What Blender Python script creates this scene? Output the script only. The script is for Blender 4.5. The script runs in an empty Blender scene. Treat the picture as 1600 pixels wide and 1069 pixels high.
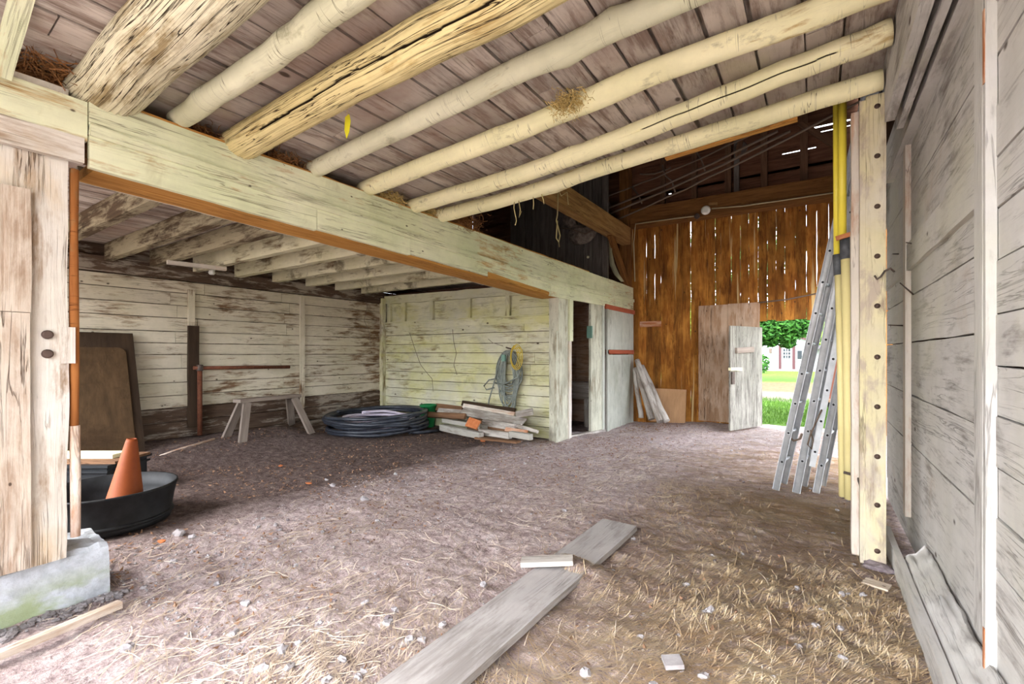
import bpy, math, random
from mathutils import Vector, noise
V = Vector
random.seed(7)
R = random.Random(11)
SKY, SUN, EXPO = .72, .5, 1.78
scene = bpy.context.scene
COL = scene.collection

# ------------------------------------------------------------------ camera model (metres, Z up, barn runs along +Y)
F, CX, HY, HC = 715.0, 800.0, 552.0, 1.4
TH = math.atan((1277 - CX) / F)
S, C = math.sin(TH), math.cos(TH)

def ray(px, py):
    u = (px - CX) / F
    return (-S + u * C, C + u * S, (HY - py) / F)
def G(px, py, z=0.0):
    r = ray(px, py); k = (z - HC) / r[2]
    return V((r[0] * k, r[1] * k, z))
def PX(px, py, X):
    r = ray(px, py); k = X / r[0]
    return V((X, r[1] * k, HC + r[2] * k))
def PY(px, py, Y):
    r = ray(px, py); k = Y / r[1]
    return V((r[0] * k, Y, HC + r[2] * k))

def nz(x, y=0.0, z=0.0):
    return noise.noise(V((x, y, z)))

# ------------------------------------------------------------------ materials
def lin(h):
    h = h.lstrip('#')
    o = []
    for i in (0, 2, 4):
        c = int(h[i:i + 2], 16) / 255
        o.append(c / 12.92 if c <= .04045 else ((c + .055) / 1.055) ** 2.4)
    return (o[0], o[1], o[2], 1)

class NT:
    def __init__(s, name):
        s.m = bpy.data.materials.new(name); s.m.use_nodes = True
        s.t = s.m.node_tree; s.n = s.t.nodes; s.l = s.t.links
        s.b = s.n['Principled BSDF']
    def new(s, kind, **kw):
        x = s.n.new(kind)
        for k, v in kw.items(): setattr(x, k, v)
        return x
    def link(s, a, b): s.l.new(a, b)
    def vec(s, kind='gc'):
        if kind == 'gc': return s.new('ShaderNodeAttribute', attribute_name='gc').outputs['Vector']
        if kind == 'pos': return s.new('ShaderNodeNewGeometry').outputs['Position']
        return s.new('ShaderNodeTexCoord').outputs['Object']
    def mapped(s, vec, sc, loc=(0, 0, 0)):
        m = s.new('ShaderNodeMapping'); s.link(vec, m.inputs[0])
        m.inputs['Scale'].default_value = sc; m.inputs['Location'].default_value = loc
        return m.outputs[0]
    def noise(s, vec, scale=1.0, detail=5, rough=.6, dist=0.0):
        x = s.new('ShaderNodeTexNoise'); s.link(vec, x.inputs['Vector'])
        x.inputs['Scale'].default_value = scale; x.inputs['Detail'].default_value = detail
        x.inputs['Roughness'].default_value = rough; x.inputs['Distortion'].default_value = dist
        return x.outputs['Fac']
    def ramp(s, fac, stops):
        x = s.new('ShaderNodeValToRGB'); s.link(fac, x.inputs[0])
        e = x.color_ramp.elements
        while len(e) > len(stops): e.remove(e[-1])
        while len(e) < len(stops): e.new(1)
        for i, (p, c) in enumerate(stops):
            e[i].position = p
            e[i].color = c if isinstance(c, tuple) else lin(c)
        return x.outputs[0]
    def step(s, fac, lo, hi):
        x = s.new('ShaderNodeMapRange'); s.link(fac, x.inputs[0])
        x.inputs[1].default_value = lo; x.inputs[2].default_value = hi
        return x.outputs[0]
    def math(s, op, a, b=0.0):
        x = s.new('ShaderNodeMath', operation=op)
        for i, v in enumerate((a, b)):
            if isinstance(v, (int, float)): x.inputs[i].default_value = v
            else: s.link(v, x.inputs[i])
        return x.outputs[0]
    def mix(s, fac, a, b, blend='MIX'):
        x = s.new('ShaderNodeMix', data_type='RGBA', blend_type=blend)
        for i, v in ((0, fac), (6, a), (7, b)):
            if isinstance(v, (int, float)): x.inputs[i].default_value = v
            elif isinstance(v, (tuple, str)): x.inputs[i].default_value = v if isinstance(v, tuple) else lin(v)
            else: s.link(v, x.inputs[i])
        return x.outputs[2]
    def island(s): return s.new('ShaderNodeNewGeometry').outputs['Random Per Island']
    def bright(s, col, fac, amt):
        """colour times (1-amt .. 1+amt) following fac (0..1)"""
        f = s.step(fac, 0, 1)
        x = s.new('ShaderNodeMapRange'); s.link(f, x.inputs[0])
        x.inputs[3].default_value = 1 - amt; x.inputs[4].default_value = 1 + amt
        h = s.new('ShaderNodeHueSaturation'); s.link(col, h.inputs['Color']); s.link(x.outputs[0], h.inputs['Value'])
        return h.outputs[0]
    def done(s, col, rough=.85, height=None, bump=.4, dist=.01, spec=.25, metal=0.0):
        if isinstance(col, str): col = lin(col)
        if isinstance(col, tuple): s.b.inputs['Base Color'].default_value = col
        else: s.link(col, s.b.inputs['Base Color'])
        s.b.inputs['Roughness'].default_value = rough
        s.b.inputs['Specular IOR Level'].default_value = spec
        s.b.inputs['Metallic'].default_value = metal
        if height is not None:
            bp = s.new('ShaderNodeBump'); s.link(height, bp.inputs['Height'])
            bp.inputs['Strength'].default_value = bump; bp.inputs['Distance'].default_value = dist
            s.link(bp.outputs[0], s.b.inputs['Normal'])
        return s.m

def wood(name, dark, light, paint=None, paint2=None, peel=.35, grain=16, crack=.5, crackcol='#2a211a',
         vary=.14, nails=0.0, stain=None, bump=.5, rings=False, soft=.08, stretch=1.3, spots=None):
    """weathered wood, grain along gc.x; with paint: flaking whitewash (peel = share of bare wood)"""
    n = NT(name); gc = n.vec('gc'); pos = n.vec('pos')
    g1 = n.noise(n.mapped(gc, (stretch, grain, grain)), 1, 6, .65, .6)
    g2 = n.noise(n.mapped(gc, (3, grain * 5, grain * 5)), 1, 3, .6)
    gr = n.math('ADD', n.math('MULTIPLY', g1, .7), n.math('MULTIPLY', g2, .3))
    col = n.ramp(gr, [(.3, dark), (.66, light)])
    if paint:
        pn = n.noise(n.mapped(gc, (2.2, 9, 9)), 1, 8, .68, .3)
        big = n.noise(n.mapped(pos, (1, 1, 1)), .9, 3, .5)
        pm = n.math('ADD', pn, n.math('MULTIPLY', n.math('SUBTRACT', big, .5), .55))
        pm = n.math('ADD', pm, n.math('MULTIPLY', n.math('SUBTRACT', g2, .5), .25))
        thr = .27 + peel * .45
        mask = n.step(pm, thr - soft, thr + soft)
        pc = paint
        if paint2:
            pv = n.noise(n.mapped(pos, (1, 1, 1)), 1.7, 4, .55)
            pc = n.mix(n.step(pv, .35, .66), paint, paint2)
        else:
            pc = n.mix(0, paint, paint)
        pc = n.bright(n.bright(pc, g1, .16), n.noise(n.mapped(pos, (1, 1, 1)), 7, 6, .7), .16)
        col = n.mix(mask, col, pc)
    if vary: col = n.bright(col, n.island(), vary)
    h = gr
    if crack:
        cn = n.noise(n.mapped(gc, (.8, grain * 1.5, grain * 1.5), (5, 3, 9)), 1, 4, .55, 1.2)
        ck = n.math('ABSOLUTE', n.math('SUBTRACT', cn, .5))
        cmask = n.math('MULTIPLY', n.math('SUBTRACT', 1.0, n.step(ck, .004, .02)), crack)
        sel = n.step(n.noise(n.mapped(gc, (1.1, 4, 4), (1, 8, 2)), 1, 3), .28 if crack >= 1 else .45, .42 if crack >= 1 else .6)
        cmask = n.math('MULTIPLY', cmask, sel)
        col = n.mix(cmask, col, crackcol)
        h = n.math('SUBTRACT', h, n.math('MULTIPLY', cmask, .8))
    if rings:
        w = n.new('ShaderNodeTexNoise'); w.noise_dimensions = '3D'
        n.link(n.mapped(gc, (24, 1.6, 1.6)), w.inputs['Vector']); w.inputs['Scale'].default_value = 1; w.inputs['Detail'].default_value = 2
        rk = n.math('ABSOLUTE', n.math('SUBTRACT', w.outputs['Fac'], .5))
        rm = n.math('SUBTRACT', 1.0, n.step(rk, .002, .012))
        sel = n.step(n.noise(n.mapped(gc, (5, 5, 5), (4, 4, 4)), 1, 2), .5, .6)
        rm = n.math('MULTIPLY', rm, n.math('MULTIPLY', sel, .75))
        col = n.mix(rm, col, crackcol)
        sm = n.step(n.noise(n.mapped(gc, (4, 7, 7), (9, 1, 4)), 1, 5, .7), .6, .72)
        col = n.mix(n.math('MULTIPLY', sm, .55), col, '#7d7658')
    if rings or name.endswith('hewn log'):
        sp_ = n.new('ShaderNodeAttribute', attribute_name='split').outputs['Fac']
        col = n.mix(n.step(sp_, .3, .7), col, '#2c2117')
    if stain:
        for (sc, c, lo, hi, amt) in stain:
            sn = n.noise(n.mapped(pos, sc if isinstance(sc, tuple) else (sc, sc, sc)), 1, 5, .62, .4)
            col = n.mix(n.math('MULTIPLY', n.step(sn, lo, hi), amt), col, c)
    if nails:
        vo = n.new('ShaderNodeTexVoronoi'); n.link(n.mapped(gc, (nails, nails * 1.6, nails * 1.6)), vo.inputs['Vector'])
        vo.inputs['Scale'].default_value = 1
        nm = n.math('SUBTRACT', 1.0, n.step(vo.outputs['Distance'], .045, .075))
        col = n.mix(n.math('MULTIPLY', nm, .85), col, '#3b2c22')
    return n.done(col, .88, h, bump, .012, .15)

M = {}
M['beam'] = wood('whitewashed beam', '#9a7a4c', '#c9a670', '#dfdfc2', '#d0d4b0', .19, 14, .6, '#4a3a22', .05, 4.5,
                 stain=[((3, 3, 3), '#a8a279', .62, .74, .45)])
M['orange'] = wood('bare orange wood', '#94622c', '#c7944f', None, None, .3, 16, .6, '#3c2410', .1)
M['pole'] = wood('whitewashed pole', '#a48a58', '#c9b07c', '#f0e8c0', '#e2dcb0', .12, 5, .12, '#4d412c', .04, 0, rings=True, soft=.05, bump=.25)
M['polegrey'] = wood('greyish whitewashed pole', '#978860', '#bfae84', '#d8d5ba', '#c8c6a8', .14, 5, .12, '#57503c', .04, 0, rings=True, soft=.05, bump=.25)
M['log'] = wood('hewn whitewashed log', '#7a6a4c', '#b5a27a', '#dfd8bc', '#d0c8a8', .24, 26, 1.0, '#33271a', .03, 0, bump=.9,
                stain=[((6, 6, 6), '#b9832f', .72, .8, .8)])
M['logyellow'] = wood('yellowish hewn log', '#937a48', '#c6aa70', '#e0d09c', '#d2c18c', .28, 22, 1.0, '#35271a', .03, 0, bump=.7)
M['deck'] = wood('loft deck board', '#76655c', '#a8978c', '#cabfb5', '#b6aba1', .40, 12, .4, '#3a2d27', .16, 1.8,
                 stain=[((.9, .9, .9), '#8f6f60', .5, .66, .5), ((1.3, 1.3, 1.3), '#b7b193', .58, .7, .5)])
M['wallstable'] = wood('flaking whitewashed board', '#5c4531', '#876b52', '#d0c6b4', '#c4bba4', .27, 10, .5, '#3a2c20', .05, 4.0,
                       stain=[((1.2, 1.2, 5), '#8a6a4c', .6, .7, .55)])
M['wallrear'] = wood('yellowed whitewashed board', '#6f6042', '#978660', '#d2cfb6', '#c6c494', .20, 10, .5, '#4a4029', .05, 2.5,
                     stain=[((1.2, 1.2, 2.4), '#c4c07c', .52, .66, .6), ((3, 3, 4), '#8f8a68', .58, .72, .55), ((1, 1, 1.6), '#bdbbb0', .48, .62, .5)])
M['wallbase'] = wood('bare stained foot boards', '#3c2f26', '#675446', '#9a8f82', None, .58, 10, .6, '#1f1712', .12, 0, soft=.05)
M['joistdark'] = wood('dark old joist', '#3f3226', '#63523f', '#9b9077', None, .52, 9, .5, '#241b14', .05, 0)  # darker, barer version of the joist wood for the first joists
M['doorpost'] = wood('peeling grey white post', '#6f6350', '#9c907a', '#d0cebc', '#c0bfae', .34, 11, .6, '#453d30', .0, 4,
                     stain=[((3, 3, 1.5), '#8f8c7c', .52, .66, .6)])
M['wallgrey'] = wood('grey weathered board', '#77716c', '#a7a29d', '#c4c1be', '#b9b6b0', .27, 12, .5, '#46403b', .06, 2.2,
                     stain=[((1.4, 1.4, 1.4), '#a8947f', .6, .72, .5), ((.8, .8, .8), '#c9c7b2', .5, .64, .45)])
M['trimpink'] = wood('pinkish weathered batten', '#a6836c', '#c9ab94', '#d5ccc2', '#cfc6b8', .3, 14, .5, '#4b3a30', .04, 3)
M['rustwood'] = wood('rust orange wood edge', '#9a5a38', '#bd8058', '#cba58c', None, .6, 14, .4, '#4b2a18', .04)
M['yellowpost'] = wood('flaking yellow post', '#7a6858', '#a08e7c', '#cfc59c', '#c5bba4', .28, 9, .6, '#44382d', .0, 0,
                       stain=[((7, 7, 3), '#a5958c', .52, .62, .75), ((2, 2, 1.2), '#cfc8bd', .5, .62, .6)])
M['whitepost'] = wood('rough whitewashed post', '#8a7460', '#bda892', '#d8d1c8', '#cdc5b8', .25, 15, .8, '#5b422c', .0, 3.4, bump=.9,
                      stain=[((2, 2, 1), '#c8aa7c', .56, .7, .5)])
M['pinkboard'] = wood('rough pinkish board', '#937c68', '#bda894', '#cfc2b4', '#c7b8a6', .38, 15, .8, '#553c2a', .03, 6, bump=.9)
M['barnwood'] = wood('orange brown barn board', '#4c2b12', '#a3662a', '#bb8038', '#8c5a26', .50, 15, .7, '#22140a', .30, 3.0,
                     stain=[((2.5, 1, .5), '#3b2413', .5, .68, .55), ((9, 1, .35), '#dcc48c', .62, .68, .65)])
M['browntimber'] = wood('brown old timber', '#4f3118', '#8d6236', None, None, .3, 14, .7, '#21150b', .05)
M['tietimber'] = wood('pale brown tie timber', '#6b4a2c', '#b08a58', None, None, .3, 14, .8, '#2a1b10', .05)
M['darkwood'] = wood('dark brown boards', '#2b1b12', '#52372a', None, None, .3, 12, .6, '#120b07', .25)
M['upperwall'] = wood('reddish brown upper wall', '#4a2f22', '#7d5743', None, None, .3, 12, .6, '#1c110b', .2)
M['darkgrey'] = wood('dark grey partition board', '#4a4440', '#77706a', None, None, .3, 12, .5, '#1c1816', .14, 0)
M['stud'] = wood('dusty brown stud', '#4a3426', '#7a5c48', None, None, .3, 12, .5, '#23170f', .1)
M['panelbrown'] = wood('worn brown panel', '#8b6a4e', '#b5947a', '#c2a893', '#b39880', .5, 8, .8, '#3f2c20', .04, 0,
                       stain=[((3, 1, .8), '#6a4d38', .6, .7, .6)])
M['doorgrey'] = wood('grey plank door', '#57534e', '#827d76', '#98948b', '#8b887e', .42, 18, 1.0, '#44403a', .1, 0,
                     stain=[((6, 1, .8), '#6f6b64', .62, .7, .6)])
M['doorwhite'] = wood('whitewashed stable door', '#80807a', '#a6a69c', '#bfc0b6', '#b2b4a8', .20, 10, .3, '#5c5a50', .0, 0,
                      stain=[((2.2, 2.2, 1.2), '#9a9c8c', .55, .68, .65)])
M['redwood'] = wood('faded red strip', '#8d4630', '#b9664c', None, None, .3, 14, .4, '#4b2015', .0)
M['plank'] = wood('grey floor plank', '#7c7672', '#9c9692', '#aaa5a2', None, .4, 14, .4, '#4e4844', .03, 0)
M['scrapgrey'] = wood('grey scrap board', '#7a7068', '#aaa198', '#c0bab2', None, .55, 14, .6, '#3c342e', .1)
M['scrapwhite'] = wood('whitewashed scrap beam', '#766f67', '#9b958c', '#aaa69d', None, .3, 12, .4, '#4c443c', .05)
M['scrapbrown'] = wood('brown scrap board', '#5e4432', '#8c6a50', None, None, .3, 14, .6, '#2c1d14', .1)
M['ply'] = wood('dull plywood', '#3d2f20', '#5c4731', None, None, .3, 5, .2, '#2a1d13', .02, 0, stain=[((2, 2, 3), '#3c2c1e', .5, .66, .7)])
M['plydark'] = wood('dark panel', '#2c221b', '#453629', None, None, .3, 6, .3, '#20160f', .02)
M['plytan'] = wood('tan plywood', '#a9825e', '#c79d76', None, None, .3, 5, .2, '#6a4c36', .02)
M['sawwood'] = wood('grey sawhorse wood', '#6f6259', '#9d9085', None, None, .3, 14, .5, '#352b25', .06)
M['joist'] = wood('whitewashed squared joist', '#5f4d3a', '#87745a', '#d3ccb0', '#c6bf9e', .17, 9, .4, '#3a2e22', .05, 0,
                  stain=[((2.5, 2.5, 2.5), '#4c3c2c', .56, .66, .7)])
M['birch'] = wood('pale peeled log', '#73685f', '#a2978f', '#beb7b0', None, .34, 8, .4, '#4a3c34', .04)
M['saplingorange'] = wood('orange peeled sapling', '#7d4824', '#b07440', None, None, .3, 8, .4, '#4b2614', .0, 0, rings=True)
M['saplingpale'] = wood('pale peeled sapling', '#b08468', '#d6b49a', '#e2d2c4', None, .4, 8, .4, '#5b4030', .0)

def plain(name, c, rough=.6, metal=0.0, spec=.4, var=.12, sc=9.0, c2=None, bump=.15):
    n = NT(name); o = n.vec('pos')
    f = n.noise(n.mapped(o, (sc, sc, sc)), 1, 5, .6)
    col = n.mix(n.step(f, .35, .7), c, c2) if c2 else n.bright(n.mix(0, c, c), f, var)
    return n.done(col, rough, f, bump, .004, spec, metal)

M['alu'] = plain('dull aluminium', '#c6c8cc', .45, .25, .4, .1, 14, '#aeb1b6')
M['alushadow'] = plain('black rung hole', '#1b1b1d', .8)
M['pvc'] = plain('yellow plastic pipe', '#e6d34a', .4, 0, .4, .06, 5)
M['pvcpale'] = plain('dusty yellow plastic pipe', '#e2d49a', .6, 0, .3, .1, 4, '#d3c58a')
M['coupler'] = plain('black rubber coupler', '#3b3d41', .55, 0, .4, .15, 20, '#5b5e63')
M['rubber'] = plain('black rubber', '#141516', .6, 0, .3, .2, 12, '#232527')
M['hoseblack'] = plain('black poly pipe', '#23262e', .38, 0, .5, .2, 10, '#3c414b')
M['hosegrey'] = plain('grey green hose', '#6d7470', .6, 0, .3, .15, 14, '#8b918a')
M['hoselav'] = plain('pale lavender hose', '#c9bfd0', .5, 0, .3, .1, 8)
M['cone'] = plain('faded orange plastic', '#934a1d', .6, 0, .3, .12, 8, '#863f18')
M['green'] = plain('green plastic', '#1d7a44', .5, 0, .4, .1, 6)
M['mint'] = plain('mint plastic', '#6f9486', .5)
M['yellowrope'] = plain('yellow rope', '#d0b545', .8)
M['twine'] = plain('pale baler twine', '#c8b884', .9)
M['rust'] = plain('rusty iron', '#5a3424', .8, .2, .3, .2, 25, '#7a4a34')
M['iron'] = plain('dark iron', '#4a4340', .7, .3, .3, .2, 25, '#6b5a50')
M['cable'] = plain('dusty cable', '#6e5d50', .8)
M['cablepale'] = plain('pale cable', '#a89878', .8)
M['porcelain'] = plain('white porcelain', '#e6e6e0', .3, 0, .5, .05)
M['bulb'] = plain('frosted glass bulb', '#e8e6dc', .3, 0, .5, .04)
M['canvas'] = plain('dirty canvas', '#a7a285', .9, 0, .2, .15, 6)
M['dust'] = plain('dusty grey cloth', '#8a7f76', .95, 0, .1, .2, 14, '#5c524b')
M['hay'] = plain('dry hay', '#b69a5c', .95, 0, .1, .25, 60, '#d8c083')
M['haybrown'] = plain('brown old hay', '#6f4b30', .95, 0, .1, .25, 60, '#94683f')
M['straw'] = plain('loose straw', '#c9b49f', .9, 0, .15, .25, 3, '#e8dccb')
M['strawgold'] = plain('golden straw', '#d8be98', .9, 0, .15, .25, 3, '#f0e0c0')
M['litter'] = plain('dry leaf bits', '#7f5f4c', .95, 0, .1, .3, 30, '#a58469')
M['stone'] = plain('pale stone', '#989394', .9, 0, .2, .15, 18, '#b2adae', .4)
M['stonedark'] = plain('purple grey stone', '#62565c', .9, 0, .2, .15, 18, '#958b8c', .4)
M['brick'] = plain('orange red brick', '#b5693f', .9, 0, .2, .15, 20, '#c98154')
M['yellowtag'] = plain('yellow plastic tag', '#d8cf2a', .5)
M['binblack'] = plain('black plastic', '#202326', .5, 0, .4, .15, 6)
M['whitewood'] = plain('white painted strip', '#e6dfb8', .7)
M['boltiron'] = plain('dark bolt iron', '#5d4c44', .7, .4, .4, .2, 30)
M['sidingwhite'] = plain('white siding', '#a6a7ad', .7, 0, .3, .03, 1)
M['maroon'] = plain('maroon paint', '#3f1c23', .6)
M['whitepaint'] = plain('white door paint', '#b0b4b9', .6, 0, .3, .03, 1)
M['glassdark'] = plain('dark window pane', '#2c3238', .15, 0, .6)
M['roofgrey'] = plain('grey shingle', '#55525a', .9)
M['trailer'] = plain('brown trailer side', '#8a5648', .7)
M['bark'] = plain('tree bark', '#5a4a3c', .95, 0, .1, .3, 12)
def leafmat(name, a, b):
    n = NT(name)
    col = n.mix(n.island(), a, b)
    n.b.inputs['Transmission Weight'].default_value = 0
    return n.done(col, .7, None)
M['leafdark'] = leafmat('deep green leaves', '#1d4714', '#376a20')
M['leafbright'] = leafmat('sunny green leaves', '#587f1c', '#8fae38')
M['grassblade'] = leafmat('grass blades', '#35591a', '#5d862a')

def dirt_mat():
    n = NT('dirt and straw floor'); p = n.vec('pos')
    a = n.noise(n.mapped(p, (1, 1, 1)), 14, 8, .7)
    col = n.ramp(a, [(.26, '#6b5a59'), (.45, '#b7a4a2'), (.66, '#d9cbc8')])
    b = n.noise(n.mapped(p, (1, 1, 1)), .75, 4, .55)
    # straw texture: stretched noise in two directions
    s1 = n.noise(n.mapped(p, (10, 130, 60)), 1, 3, .6, .8)
    rot = n.new('ShaderNodeMapping'); n.link(p, rot.inputs[0]); rot.inputs['Rotation'].default_value = (0, 0, .9); rot.inputs['Scale'].default_value = (120, 9, 60)
    s2 = n.noise(rot.outputs[0], 1, 3, .6, .8)
    st = n.step(n.math('MAXIMUM', s1, s2), .56, .68)
    sx = n.new('ShaderNodeSeparateXYZ'); n.link(p, sx.inputs[0])
    right = n.step(sx.outputs[0], -3.2, -.4)
    amt = n.math('MULTIPLY', n.math('ADD', n.math('MULTIPLY', right, .7), .10), n.step(b, .3, .62))  # straw tint, strongest at right, where it also paints in missing light
    col = n.mix(n.math('MULTIPLY', st, amt), col, '#dcc8aa')
    # damp dark soil along the stable side, with the stable's shade painted in
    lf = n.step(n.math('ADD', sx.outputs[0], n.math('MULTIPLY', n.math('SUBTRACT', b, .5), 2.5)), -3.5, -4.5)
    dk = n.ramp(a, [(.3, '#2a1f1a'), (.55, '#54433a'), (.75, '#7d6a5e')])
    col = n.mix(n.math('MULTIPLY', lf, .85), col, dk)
    # pale dusty gravel near the far doorway
    sy = n.step(n.math('ADD', sx.outputs[1], n.math('MULTIPLY', n.math('SUBTRACT', b, .5), 3)), 7.0, 8.6)
    sr = n.step(sx.outputs[0], -1.8, -.7)
    col = n.mix(n.math('MULTIPLY', n.math('MULTIPLY', sy, sr), .55), col, '#948b87')
    f2 = n.noise(n.mapped(p, (1, 1, 1)), 60, 5, .75)
    col = n.bright(col, n.step(f2, .3, .7), .38)
    pit = n.step(n.noise(n.mapped(p, (1, 1, 1)), 26, 5, .7, .8), .43, .36)
    col = n.mix(n.math('MULTIPLY', pit, .6), col, '#5b4b47')
    h = n.math('ADD', n.math('MULTIPLY', a, 1.0), n.math('MULTIPLY', f2, .5))
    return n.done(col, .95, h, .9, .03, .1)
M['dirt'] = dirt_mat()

def lawn_mat():
    n = NT('lawn and gravel'); p = n.vec('pos')
    sx = n.new('ShaderNodeSeparateXYZ'); n.link(p, sx.inputs[0])
    a = n.noise(n.mapped(p, (1, 1, 1)), 6, 6, .7)
    g = n.ramp(a, [(.3, '#2f4c16'), (.65, '#587a2a')])
    tan = n.ramp(a, [(.3, '#4d3b29'), (.65, '#6b5842')])
    grav = n.ramp(a, [(.3, '#4c443e'), (.65, '#6e655e')])
    w = n.math('ADD', sx.outputs[1], n.math('MULTIPLY', n.noise(n.mapped(p, (.5, .5, .5)), 1, 3), 2.0))
    col = n.mix(n.step(w, 10.9, 11.2), grav, g)
    col = n.mix(n.step(w, 16.6, 17.2), col, grav)
    col = n.mix(n.step(w, 20.2, 21.2), col, tan)
    col = n.mix(n.step(w, 27, 28.5), col, g)
    front = n.step(sx.outputs[1], 0, -2)
    col = n.mix(front, col, n.ramp(a, [(.3, '#8a7f76'), (.65, '#b8aea6')]))  # unseen front ground, made paler to bounce light onto the ceiling
    return n.done(col, .95, a, .6, .03, .1)
M['lawn'] = lawn_mat()

def concrete_mat():
    n = NT('mossy concrete'); p = n.vec('pos')
    a = n.noise(n.mapped(p, (1, 1, 1)), 9, 8, .7)
    col = n.ramp(a, [(.3, '#94979a'), (.65, '#c9ced4')])
    sz = n.new('ShaderNodeSeparateXYZ'); n.link(p, sz.inputs[0])
    mo = n.math('MULTIPLY', n.step(n.noise(n.mapped(p, (3, 3, 6)), 1, 4, .6), .45, .6), n.step(sz.outputs[2], .2, .06))
    col = n.mix(n.math('MULTIPLY', mo, .75), col, '#8f9c62')
    return n.done(col, .92, a, .7, .02, .15)
M['concrete'] = concrete_mat()
M['rubble'] = plain('crumbled mortar', '#989394', .95, 0, .1, .2, 20, '#6f6866', .6)

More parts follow.
